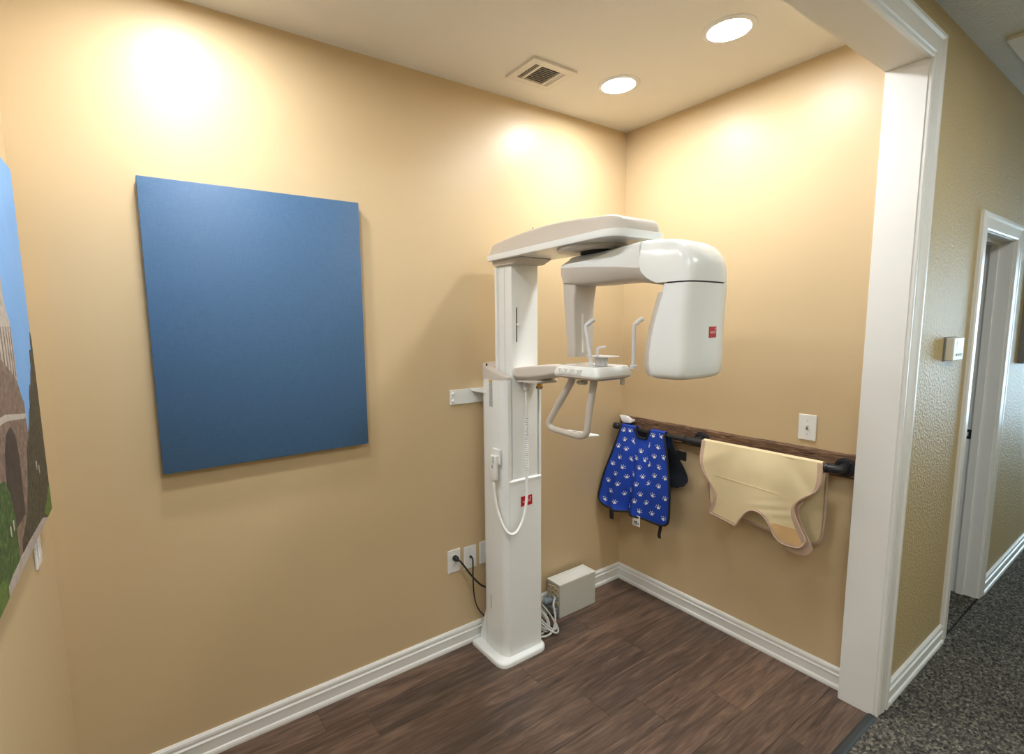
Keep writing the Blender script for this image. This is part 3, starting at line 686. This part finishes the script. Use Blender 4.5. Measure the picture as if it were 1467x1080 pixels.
for y in (-.620, -.655, -.693): obj('key', lathe([(.0095, -1.1045), (.0095, -1.1068), (.007, -1.1075), (.001, -1.1075)], (0, y, 1.454), 'x', 16), 'plate', tb, True, 40)
obj('table_knob', lathe([(.006, 1.422), (.006, 1.412), (.022, 1.411), (.023, 1.402), (.018, 1.397), (.001, 1.396)], (-1.02, -.645, 0), 'z', 18), 'beige', mc, True, 40)
obj('table_catch', box((-.945, -.782, 1.400), (-.931, -.768, 1.424), .002, 1), 'beige', mc)
gx = -1.03
grip = [(gx, -.605, 1.425), (gx, -.588, 1.395), (gx, -.53, 1.315), (gx, -.478, 1.240), (gx, -.463, 1.213), (gx, -.473, 1.195), (gx, -.510, 1.190), (gx, -.580, 1.187), (gx, -.640, 1.187), (gx, -.672, 1.198), (gx, -.684, 1.225), (gx, -.694, 1.30), (gx, -.712, 1.395), (gx, -.716, 1.425)]
obj('hand_grip', tube(grip, lambda f: .0135 if .18 < f < .85 else .0145, 12, 5), 'beige', mc, True, 60)
pt = obj('grip_plate', prism([(gx+.006, -.515), (gx+.005, -.640), (gx+.085, -.672), (gx+.080, -.610), (gx+.060, -.520)], 'z', 1.178, 1.186, bev=.002, seg=1), 'white', mc)
for y in (-.548, -.585): obj('plate_icon', prism([(gx+.022, y), (gx+.022, y-.026), (gx+.058, y-.030), (gx+.056, y-.004)], 'z', 1.186, 1.1866), 'mark', pt)
# temple supports and bite block
for x, y0, y1 in ((-1.055, -.727, -.695), (-.905, -.800, -.800)):
    tr = obj('temple_support', tube([(x, y0, 1.470), (x, y0+(y1-y0)*.5, 1.55), (x, y1, 1.622), (x+.004, y1-.006, 1.635), (x+.016, y1-.016, 1.648), (x+.022, y1-.020, 1.652)], lambda f: .0075 if f < .6 else .0085, 8, 5), 'clear', mc, True, 60)
    obj('pivot', lathe([(.013, 1.462), (.013, 1.474), (.010, 1.478), (.001, 1.478)], (x, y0, 0), 'z', 14), 'clear', tr)
bb = obj('bite_cup', lathe([(.024, 1.474), (.026, 1.505), (.0265, 1.508), (.024, 1.508), (.021, 1.478), (.001, 1.478)], (-.99, -.715, 0), 'z', 24), 'clear', mc, True, 40)
obj('chin_plate', box((-1.03, -.765, 1.508), (-.945, -.668, 1.5115), .001, 1), 'clear', bb)
obj('bite_rod', tube([(-.995, -.700, 1.51), (-.995, -.700, 1.530), (-.993, -.700, 1.541), (-.985, -.712, 1.545), (-.975, -.722, 1.546)], .0045, 8, 4), 'clear', bb, True)
# emblem low on the column
eb = obj('emblem', box((-1.020, -.2580, .772), (-.951, -.2564, .820)), 'red', mc); eb['label'] = 'red rectangular maker emblem'
rotF = Matrix((Vector((1, 0, 0)), Vector((0, 0, 1)), Vector((0, -1, 0)))).transposed().to_4x4()
text_mesh('vatech', .020, Vector((-.9855, -.2582, .795)), rotF, 'logo', 'emblem_lettering', mc)
obj('emblem_dot', lathe([(.0035, 0), (.0035, -.0004)], (-.962, -.2581, .808), 'y', 10), 'logo', mc)

# exposure hand switch with its cord
ex = empty('exposure_switch', (-1.128, -.205, 1.0)); tag(ex, 'white hand switch with coiled cord hanging on the column', 'hand switch')
obj('holder', box((-1.132, -.236, .99), (-1.1195, -.176, 1.062), .004, 2), 'plate', ex)
hs = obj('handset', box((-1.152, -.231, .915), (-1.132, -.189, 1.035), .006, 3), 'plate', ex, True, 40)
obj('push_button', box((-1.156, -.224, 1.000), (-1.152, -.212, 1.030), .0015, 1), 'grey', hs)
obj('key', box((-1.1535, -.214, .975), (-1.152, -.206, .99)), 'labelgrey', hs)
obj('strain_relief', lathe([(.0055, .915), (.0045, .865), (.001, .865)], (-1.142, -.205, 0), 'z', 10), 'plate', ex)
cord = [(-1.142, -.205, .90), (-1.140, -.212, .835), (-1.135, -.232, .755), (-1.125, -.268, .690), (-1.105, -.292, .668), (-1.070, -.296, .682), (-1.030, -.290, .738), (-1.008, -.284, .82), (-1.004, -.280, .90), (-1.004, -.280, .96)]
obj('cord', tube(cord, .0068, 10, 6), 'plate', ex, True)
coil = []
for i in range(26*8+1):
    f = i/(26*8); a = i*2*math.pi/8
    coil.append((-1.004+.0085*math.cos(a), -.280+.0085*math.sin(a), .955+f*.255))
obj('coiled_cord', tube(coil, .0030, 6, 1), 'plate', ex, True)
obj('cord', tube([(-1.004, -.280, 1.205), (-1.006, -.282, 1.25), (-1.010, -.285, 1.31), (-1.010, -.288, 1.345)], .0042, 8, 4), 'plate', ex, True)
obj('connector', box((-1.021, -.300, 1.338), (-.997, -.276, 1.3749), .003, 2), 'clear', ex)

# ------------------------------------------------------------------ cords, power box
pc = empty('power_cable', (-1.247, -.01, .48)); tag(pc, 'black power cord from the outlet to the column', 'cord')
plug = obj('plug', lathe([(.013, 0), (.0145, -.006), (.0145, -.018), (.010, -.030), (.0065, -.036), (.001, -.036)], (-1.247, -.0092, .4835), 'y', 16), 'black', pc, True, 40)
obj('cord', tube([(-1.247, -.040, .4835), (-1.238, -.055, .475), (-1.215, -.060, .440), (-1.18, -.055, .390), (-1.14, -.048, .340), (-1.10, -.042, .300), (-1.06, -.040, .28)], .0048, 8, 6), 'black', pc, True)
sc2 = empty('signal_cable', (-1.15, -.012, .46)); tag(sc2, 'thin black cable dropping from the wall plate behind the column', 'cord')
obj('cable', tube([(-1.150, -.0128, .460), (-1.150, -.026, .456), (-1.151, -.030, .42), (-1.152, -.030, .36), (-1.148, -.030, .27), (-1.136, -.030, .21), (-1.115, -.030, .165), (-1.09, -.032, .13)], .0036, 8, 6), 'black', sc2, True)
ps = empty('power_supply_box', (-.503, -.08, 0)); tag(ps, 'light grey metal power supply box on the floor by the corner', 'power box')
X0, X1, Y0, Y1, Z1 = -.645, -.361, -.132, -.032, .197
obj('case', box((X0, Y0, .001), (X1, Y1, Z1-.004), .0012, 1), 'grey', ps)
ld = obj('lid', ring_frame(X0-.001, X1+.001, Y0-.001, Y1+.001, .012, Z1-.006, Z1), 'greywhite', ps)
obj('lid_mesh', box((X0+.010, Y0+.010, Z1-.005), (X1-.010, Y1-.010, Z1-.0015)), 'greywhite', ps)
for i in range(7):
    y = Y0+.02+i*.0105
    obj('vent_rib', box((X0+.03, y, Z1-.0015), (X1-.03, y+.004, Z1-.0005)), 'plate', ps)
ep = obj('connector_panel', box((X0-.0025, Y0+.004, .004), (X0-.0002, Y1-.004, Z1-.008)), 'labelgrey', ps)
k = 0
for y, z, s in ((-.115, .165, .011), (-.090, .170, .010), (-.112, .135, .010), (-.086, .140, .011), (-.058, .165, .010), (-.060, .135, .010), (-.115, .085, .010), (-.090, .105, .009)):
    c_ = obj('socket', box((X0-.008, y-s, z-s*.9), (X0-.0025, y+s, z+s*.9), .0015, 1), 'copper', ep)
    obj('socket_hole', box((X0-.0086, y-s*.45, z-s*.4), (X0-.008, y+s*.45, z+s*.4)), 'mark', ep)
obj('cable_plug', tube([(X0-.004, -.075, .09), (X0-.035, -.072, .09), (X0-.06, -.070, .092)], .016, 12, 3), 'steelblue', ps, True)
obj('cable_plug', box((X0-.030, -.125, .03), (X0-.0025, -.065, .062), .003, 1), 'mark', ps)
cc = empty('coiled_cable', (-.76, -.13, 0)); tag(cc, 'coil of grey cables on the floor between column and power box', 'cable')
rnd2 = random.Random(5)
def loop(cx, cy, r, h, n, tilt, name, z0):
    pts = []
    for i in range(int(n*12)+1):
        a = i*2*math.pi/12; f = i/(n*12)
        rr_ = r*(1+.12*math.sin(a*.5+cx*9))
        pts.append((cx+rr_*math.cos(a)*.5, cy+rr_*math.sin(a)*.9-tilt*math.sin(a)*.2, z0+h+h*math.sin(a)*.92+f*.02))
    return obj(name, tube(pts, .0052, 8, 2), 'cable', cc, True)
obj('cable', tube([(X0-.016, -.10, .118), (X0-.032, -.115, .135), (-.70, -.15, .150), (-.735, -.178, .135), (-.742, -.200, .085), (-.765, -.215, .035), (-.80, -.215, .010), (-.845, -.20, .0065), (-.86, -.15, .0065), (-.85, -.10, .02)], .0058, 8, 8), 'cable', cc, True)
loop(-.790, -.150, .062, .036, 3.2, .1, 'cable', .0065)
loop(-.760, -.120, .075, .045, 2.1, -.2, 'cable', .0065)
obj('cable', tube([(X0-.066, -.070, .093), (-.74, -.085, .12), (-.78, -.10, .10), (-.80, -.13, .05), (-.79, -.17, .015), (-.83, -.18, .0065), (-.85, -.12, .012)], .0056, 8, 8), 'cable', cc, True)
# ------------------------------------------------------------------ pipe rail
RX, RZ = -.092, 1.012
bd = bmesh.new()
n = 26; sec = []
rb = random.Random(11)
for i in range(n+1):
    y = -.012 - i*(1.2435-.012+.010)/n
    j = [rb.uniform(-.002, .002) for _ in range(4)]
    sec.append([Vector((-.0005, y, .966+j[0])), Vector((-.021+j[2]*.4, y, .966+j[0])), Vector((-.024+j[3]*.4, y, .972+j[0])), Vector((-.024+j[2]*.4, y, 1.060+j[1])), Vector((-.021+j[3]*.3, y, 1.066+j[1])), Vector((-.0005, y, 1.066+j[1]))])
tag(obj('rail_board', loft(sec, bd), 'barn'), 'rough brown barn wood board fixed along the right wall', 'board')
rl = empty('pipe_rail', (RX, -.62, RZ)); tag(rl, 'black iron pipe rail mounted on the wooden board', 'rail')
obj('pipe', tube([(RX, -.075, RZ), (RX, -.6, RZ), (RX, -1.19, RZ)], .0135, 14, 2), 'iron', rl, True)
def flange(y):
    fo = obj('flange', lathe([(.040, -.024), (.040, -.031), (.037, -.033), (.019, -.034), (.017, -.043), (.017, -.046), (.001, -.046)], (0, y, RZ+.002), 'x', 28), 'iron', rl, True, 35)
    for k in range(4):
        a = math.pi/4+k*math.pi/2
        obj('bolt', lathe([(.0055, -.033), (.0055, -.036), (.002, -.038), (.001, -.038)], (0, y+.029*math.cos(a), RZ+.002+.029*math.sin(a)), 'x', 8), 'iron', fo)
flange(-.065); flange(-.556); flange(-1.208)
obj('elbow', tube([(-.040, -.065, RZ), (-.070, -.065, RZ), (-.086, -.068, RZ), (RX-.001, -.080, RZ), (RX, -.105, RZ)], .0185, 14, 5), 'iron', rl, True)
obj('end_cap', lathe([(.001, -.020), (.012, -.019), (.018, -.012), (.019, .0), (.019, .02), (.001, .02)], (RX, -.048, RZ), 'y', 18), 'iron', rl, True, 45)
obj('elbow', tube([(-.040, -1.208, RZ), (-.068, -1.208, RZ), (-.085, -1.203, RZ), (RX, -1.190, RZ), (RX, -1.160, RZ)], .0185, 14, 5), 'iron', rl, True)
obj('tee', tube([(RX, -.500, RZ), (RX, -.556, RZ), (RX, -.606, RZ)], .0185, 14, 3), 'iron', rl, True)
obj('tee_stem', tube([(-.040, -.556, RZ), (-.066, -.556, RZ), (-.088, -.556, RZ)], .0185, 14, 3), 'iron', rl, True)
for y in (-.503, -.603, -1.163, -.102): obj('collar', lathe([(.0185, -.006), (.021, -.005), (.021, .005), (.0185, .006)], (RX, y, RZ), 'y', 18), 'iron', rl, True, 35)
# white hook over the rail
hk = empty('hook', (-.075, -.10, 1.03)); tag(hk, 'small white plastic hook above the blue paw print vest', 'hook')
obj('hook_fin', prism(rpoly([(-.048, 1.080), (-.108, 1.080), (-.138, 1.064), (-.141, 1.040), (-.075, 1.037), (-.065, 1.054)], .012, 4), 'x', -.082, -.062, bev=.004), 'plate', hk, True, 40)
obj('hook_foot', box((-.066, -.125, 1.040), (-.0245, -.085, 1.056), .003, 2), 'plate', hk)

# ------------------------------------------------------------------ draped garments
def smooth_list(pts):
    """piecewise smooth curve t->value through (t, v)"""
    def f(t):
        if t <= pts[0][0]: return pts[0][1]
        for (a, va), (b, vb) in zip(pts, pts[1:]):
            if t <= b:
                s = (t-a)/(b-a); return va+(vb-va)*s
        return pts[-1][1]
    return f
def cr(pts):
    """Catmull-Rom through (t, v) pairs, returns callable"""
    def f(t):
        n = len(pts)
        if t <= pts[0][0]: return pts[0][1]
        if t >= pts[-1][0]: return pts[-1][1]
        for i in range(n-1):
            if t <= pts[i+1][0]:
                a, b = pts[i], pts[i+1]; p = pts[max(i-1, 0)]; q = pts[min(i+2, n-1)]; h = b[0]-a[0]; s = (t-a[0])/h
                ma = (b[1]-p[1])/max(1e-6, b[0]-p[0])*h; mb = (q[1]-a[1])/max(1e-6, q[0]-a[0])*h
                return (2*s**3-3*s*s+1)*a[1]+(s**3-2*s*s+s)*ma+(-2*s**3+3*s*s)*b[1]+(s**3-s*s)*mb
    return f
def sheet(fn, ns, nt, thick=.004, keep=None, extra=None):
    """two-sided grid sheet; fn(s,t)->Vector"""
    t_ = bmesh.new(); G = {}
    P = [[fn(i/ns, j/nt) for j in range(nt+1)] for i in range(ns+1)]
    def nrm(i, j):
        a = P[min(i+1, ns)][j]-P[max(i-1, 0)][j]; b = P[i][min(j+1, nt)]-P[i][max(j-1, 0)]
        n = a.cross(b); n.normalize() if n.length > 1e-12 else None
        return n
    F = [[t_.verts.new(P[i][j]) for j in range(nt+1)] for i in range(ns+1)]
    Bk = [[t_.verts.new(P[i][j]+nrm(i, j)*thick) for j in range(nt+1)] for i in range(ns+1)]
    for i in range(ns):
        for j in range(nt):
            t_.faces.new((F[i][j], F[i+1][j], F[i+1][j+1], F[i][j+1])); t_.faces.new((Bk[i][j], Bk[i][j+1], Bk[i+1][j+1], Bk[i+1][j]))
    for i in range(ns):
        for j in (0, nt): t_.faces.new((F[i][j], F[i+1][j], Bk[i+1][j], Bk[i][j]))
    for j in range(nt):
        for i in (0, ns): t_.faces.new((F[i][j], F[i][j+1], Bk[i][j+1], Bk[i][j]))
    return t_
# --- blue vest with paw prints
vs = empty('blue_vest', (RX, -.24, RZ)); tag(vs, 'blue child lead vest with white paw prints hanging on the rail', 'apron')
vl = cr([(0, -.094), (.28, -.070), (.62, -.030), (.88, -.018), (.97, -.026), (1, -.046)])
vr = cr([(0, -.386), (.3, -.425), (.6, -.446), (.85, -.452), (.97, -.446), (1, -.428)])
vbot = cr([(0, .558), (.08, .540), (.35, .528), (.7, .518), (.93, .512), (1, .520)])
def vtop(s):
    if s < .34 or s > .68: return 1.030
    u = (s-.34)/.34
    return 1.030 - .055*min(1, min(u, 1-u)*5)**.8
def vx(s, t):
    fold = .020*math.sin(6.2*s*math.pi+.4)*t*math.exp(-((s-.33)/.22)**2) + .014*math.exp(-((s-.36)/.06)**2)*min(1, t*1.6) - .006*math.exp(-((s-.48)/.06)**2)*t
    return RX-.0175-.010*math.sin(min(1, t*3)*math.pi/2)-.022*t-.085*(1-s)**1.7*t**1.2+fold
def vest(s, t):
    y = vl(t)+(vr(t)-vl(t))*s; z = vtop(s)+(vbot(s)-vtop(s))*t
    return Vector((vx(s, t), y, z))
obj('front_panel', sheet(vest, 48, 40, .004), 'pawblue', vs, True, 60)
def wrap(s0, s1):
    def f(s, t):
        q = vest(s0+(s1-s0)*s, 0); a = math.pi*1.0-(math.pi*1.02)*t
        return Vector((RX+.0175*math.cos(a), q.y, 1.030-.018+.0175+.004*math.sin(a)+.0175*math.sin(a)-.0175+ (0 if t < .99 else -.0)))
    return f
for a, b in ((0, .335), (.685, 1)):
    def f(s, t, a=a, b=b):
        q = vest(a+(b-a)*s, 0)
        if t < .7:
            al = math.pi*(1-t/.7); return Vector((RX+.0176*math.cos(al), q.y, RZ+.0006+.0178*math.sin(al)+.018*(t < 1e-6)))
        return Vector((RX+.0176+.006*(t-.7)/.3, q.y, RZ-.07*(t-.7)/.3))
    obj('shoulder', sheet(f, 14, 14, .004), 'pawblue', vs, True, 60)
# binding round the front panel
edge = [vest(0, j/30) for j in range(31)] + [vest(i/30, 1) for i in range(1, 31)] + [vest(1, 1-j/30) for j in range(1, 31)]
obj('binding', tube([p+Vector((-.001, 0, 0)) for p in edge], .0058, 8, 1), 'piping', vs, True)
nk = [vest(.335+.35*i/24, 0) for i in range(25)]
obj('neck_binding', tube([p+Vector((-.001, 0, 0)) for p in nk], .0065, 8, 1), 'piping', vs, True)
def vback(s, t):
    l = -.13-.02*t; r = cr([(0, -.385), (.35, -.425), (.7, -.485), (.88, -.500), (.96, -.488), (1, -.465)])(t)
    zb = .715+.03*(abs(s-.75)/.25 if s > .75 else 0)**3
    return Vector((-.052-.008*t+.004*math.sin(s*9), l+(r-l)*s, 1.0+(zb-1.0)*t))
obj('back_panel', sheet(vback, 24, 20, .008), 'navy', vs, True, 60)
obj('back_tab', box((-.074, -.500, .888), (-.070, -.440, .938), .001, 1), 'piping', vs)
def strip(name, pts, wd, m, th=.003):
    pts = [Vector(p) for p in pts]; S = []
    for i, p in enumerate(pts): S.append([p+Vector((-th/2, wd/2, 0)), p+Vector((-th/2, -wd/2, 0)), p+Vector((th/2, -wd/2, 0)), p+Vector((th/2, wd/2, 0))])
    return obj(name, loft(S), m, vs)
p = vest(.17, 1); strip('strap', [p+Vector((.004, 0, .01)), p+Vector((.004, 0, -.03)), p+Vector((.002, -.004, -.062))], .028, 'piping')
p = vest(.93, 1); strip('strap', [p+Vector((.004, 0, .01)), p+Vector((.004, .002, -.02)), p+Vector((0, .006, -.055)), p+Vector((0, .003, -.075))], .017, 'piping', .006)
p = vest(.56, 1); cl = strip('care_label', [p+Vector((.003, 0, .01)), p+Vector((.003, 0, -.02)), p+Vector((-.002, -.004, -.052))], .050, 'plate', .0015)
for i, (dy, dz, w_, h_) in enumerate(((.010, -.030, .010, .012), (-.003, -.030, .012, .016), (-.016, -.034, .006, .010), (.004, -.045, .030, .003))):
    obj('printed_mark', box((p.x-.0040, p.y+dy-w_/2-.002, p.z+dz-h_/2), (p.x-.0012, p.y+dy+w_/2-.002, p.z+dz+h_/2)), 'mark', cl)
# paw prints following the cloth
def paw(bm, s0, t0, rot, size=1.0):
    e = .01
    P0 = vest(s0, t0); ds = (vest(min(1, s0+e), t0)-vest(s0-e, t0))/(2*e); dt = (vest(s0, min(1, t0+e))-vest(s0, t0-e))/(2*e)
    us, ut = 1/max(.05, ds.length), 1/max(.05, dt.length)
    def pt(x, y):
        c, s_ = math.cos(rot), math.sin(rot); X = (x*c-y*s_)*size; Y = (x*s_+y*c)*size
        s1, t1 = s0+X*us, t0-Y*ut
        if not (.015 < s1 < .985 and .015 < t1 < .985): return None
        q = vest(s1, t1); n = (vest(min(1, s1+e), t1)-vest(s1-e, t1)).cross(vest(s1, t1+e)-vest(s1, t1-e)); n.normalize()
        if n.x > 0: n = -n
        return q+n*.0009
    def blob(cx, cy, rx, ry, k, tri=0, r0=0):
        ps = []
        for i in range(k):
            a = 2*math.pi*i/k; m_ = 1+tri*math.cos(3*(a-math.pi/2))
            x, y = rx*m_*math.cos(a), ry*m_*math.sin(a)
            ps.append(pt(cx+x*math.cos(r0)-y*math.sin(r0), cy+x*math.sin(r0)+y*math.cos(r0)))
        if any(q is None for q in ps): return
        c = pt(cx, cy)
        if c is None: return
        cv_ = bm.verts.new(c); vv = [bm.verts.new(q) for q in ps]
        for i in range(k): bm.faces.new((cv_, vv[i], vv[(i+1) % k]))
    blob(0, -.003, .0098, .0085, 12, .22)
    for cx, cy, r0 in ((-.0150, .0040, .5), (-.0062, .0128, .15), (.0062, .0128, -.15), (.0150, .0040, -.5)): blob(cx, cy, .0026, .0042, 8, 0, r0)
rp_ = random.Random(2)
ny = 9
for j in range(ny):
    t0 = .05+j*.108
    for i in range(6):
        s0 = .08+i*.17+(.085 if j % 2 else 0)+rp_.uniform(-.012, .012)
        if s0 > .97: continue
        if .30 < s0 < .72 and t0 < .10: continue
        pb = bmesh.new(); paw(pb, s0, t0+rp_.uniform(-.01, .01), rp_.choice((.35, -.35, .2, -.5)), .92)
        if len(pb.faces): obj('paw_print', pb, 'ink', vs)
        else: pb.free()
bpy.context.view_layer.update()
# --- cream apron
ap = empty('cream_apron', (RX, -.9, RZ)); tag(ap, 'cream adult lead apron with rose binding folded over the rail', 'apron')
al_ = cr([(0, -.612), (.22, -.614), (.40, -.628), (.55, -.668), (.68, -.698), (.80, -.698), (1, -.676)])
ar_ = cr([(0, -1.150), (.20, -1.155), (.34, -1.140), (.46, -1.090), (.56, -1.066), (.66, -1.066), (.82, -1.092), (.96, -1.118), (1, -1.112)])
abot = cr([(0, .672), (.12, .662), (.26, .652), (.31, .650), (.36, .690), (.44, .738), (.53, .752), (.61, .738), (.68, .700), (.73, .660), (.79, .640), (.88, .636), (.97, .644), (1, .664)])
def ax(s, y, z, t):
    d1 = (y+.66)*.55+(z-.95)*.83; d2 = (y+1.10)*.8-(z-.93)*.6
    w_ = .005*math.sin(-y*14+.6)*t + .007*math.exp(-(d1/.035)**2)*math.exp(-((z-.93)/.09)**2-((y+.69)/.10)**2) - .006*math.exp(-(d2/.03)**2)*math.exp(-((z-.92)/.10)**2) + .0022*math.sin((z+.25*y)*150)*math.exp(-((y+.98)/.07)**2-((z-.775)/.05)**2)
    return RX-.0175-.016*math.sin(min(1, t*2.5)*math.pi/2)-.012*t-w_
def apron(s, t):
    y = al_(t)+(ar_(t)-al_(t))*s; z = 1.032+(abot(s)-1.032)*t
    return Vector((ax(s, y, z, t), y, z))
obj('front_panel', sheet(apron, 60, 40, .005), 'apron', ap, True, 60)
def fold(s, t):
    q = apron(s, 0)
    if t < .7:
        a = math.pi*(1-t/.7); return Vector((RX+.0176*math.cos(a), q.y, RZ+.0025+.0178*math.sin(a)+.0170*(t < 1e-6)))
    return Vector((RX+.0176, q.y, RZ-.03*(t-.7)/.3))
obj('fold_over', sheet(fold, 24, 14, .005), 'apron', ap, True, 60)
edge = [apron(0, j/30) for j in range(31)] + [apron(i/60, 1) for i in range(1, 61)] + [apron(1, 1-j/30) for j in range(1, 31)]
def band(fn, wd, ns, m, name, side):
    """flat binding strip lying on the sheet along one border"""
    t_ = bmesh.new(); A = []
    e = .004
    for i in range(ns+1):
        f = i/ns
        if side == 'l': p, q = fn(0, f), fn(wd/.5, f)
        elif side == 'r': p, q = fn(1, f), fn(1-wd/.5, f)
        else: p, q = fn(f, 1), fn(f, 1-wd/.33)
        o_ = Vector((-.0018, 0, 0))
        A.append([p+o_+Vector((-.0008, 0, 0)), q+o_, q+Vector((.001, 0, 0)), p+Vector((.006, 0, 0))])
    return obj(name, loft(A, t_), m, ap, True, 50)
band(apron, .014, 40, 'aprontrim', 'binding', 'l'); band(apron, .014, 40, 'aprontrim', 'binding', 'r'); band(apron, .010, 80, 'aprontrim', 'binding', 'b')
obj('edge_cord', tube([p+Vector((.001, 0, 0)) for p in edge], .0050, 8, 1), 'aprontrim', ap, True)
# sewn seam across the panel and the peach patch at the lower corner
def sm(s, z): return apron(s, (1.032-z)/(1.032-abot(s)))
obj('seam', tube([sm(.12+.66*i/30, .872-.012*i/30) + Vector((-.0008, 0, 0)) for i in range(31)], .0011, 6, 1), 'apron', ap, True)
def patch(s, t):
    S_ = .69+.285*s; t0 = min(.95, (1.032-.722)/(1.032-abot(S_)))
    return apron(S_, t0+(.975-t0)*t)+Vector((-.0018, 0, 0))
obj('patch', sheet(patch, 14, 10, .0012), 'patch', ap, True, 60)
# second layer of the lower flap and the panel hanging behind the rail
def under(s, t):
    q = apron(.68+.32*s, .45+.55*t); return q+Vector((.016, -.010-.014*t, -.012-.018*t))
obj('under_flap', sheet(under, 16, 16, .005), 'aprontrim', ap, True, 60)
bl = cr([(0, -.612), (.8, -.622), (.95, -.640), (1, -.68)]); brr = cr([(0, -1.150), (.6, -1.152), (.88, -1.145), (.97, -1.125), (1, -1.10)])
def aback(s, t):
    z = 1.0+(.665-.035*s*(1-s)*0-.030*s-1.0)*t
    return Vector((-.052+.005*math.sin(s*8), bl(t)+(brr(t)-bl(t))*s, z))
obj('back_panel', sheet(aback, 24, 20, .005), 'apron', ap, True, 60)
edge2 = [aback(0, j/20)+Vector((-.002, 0, 0)) for j in range(21)] + [aback(i/30, 1)+Vector((-.002, 0, 0)) for i in range(1, 31)] + [aback(1, 1-j/20)+Vector((-.002, 0, 0)) for j in range(1, 21)]
obj('back_binding', tube(edge2, .0065, 8, 1), 'aprontrim', ap, True)
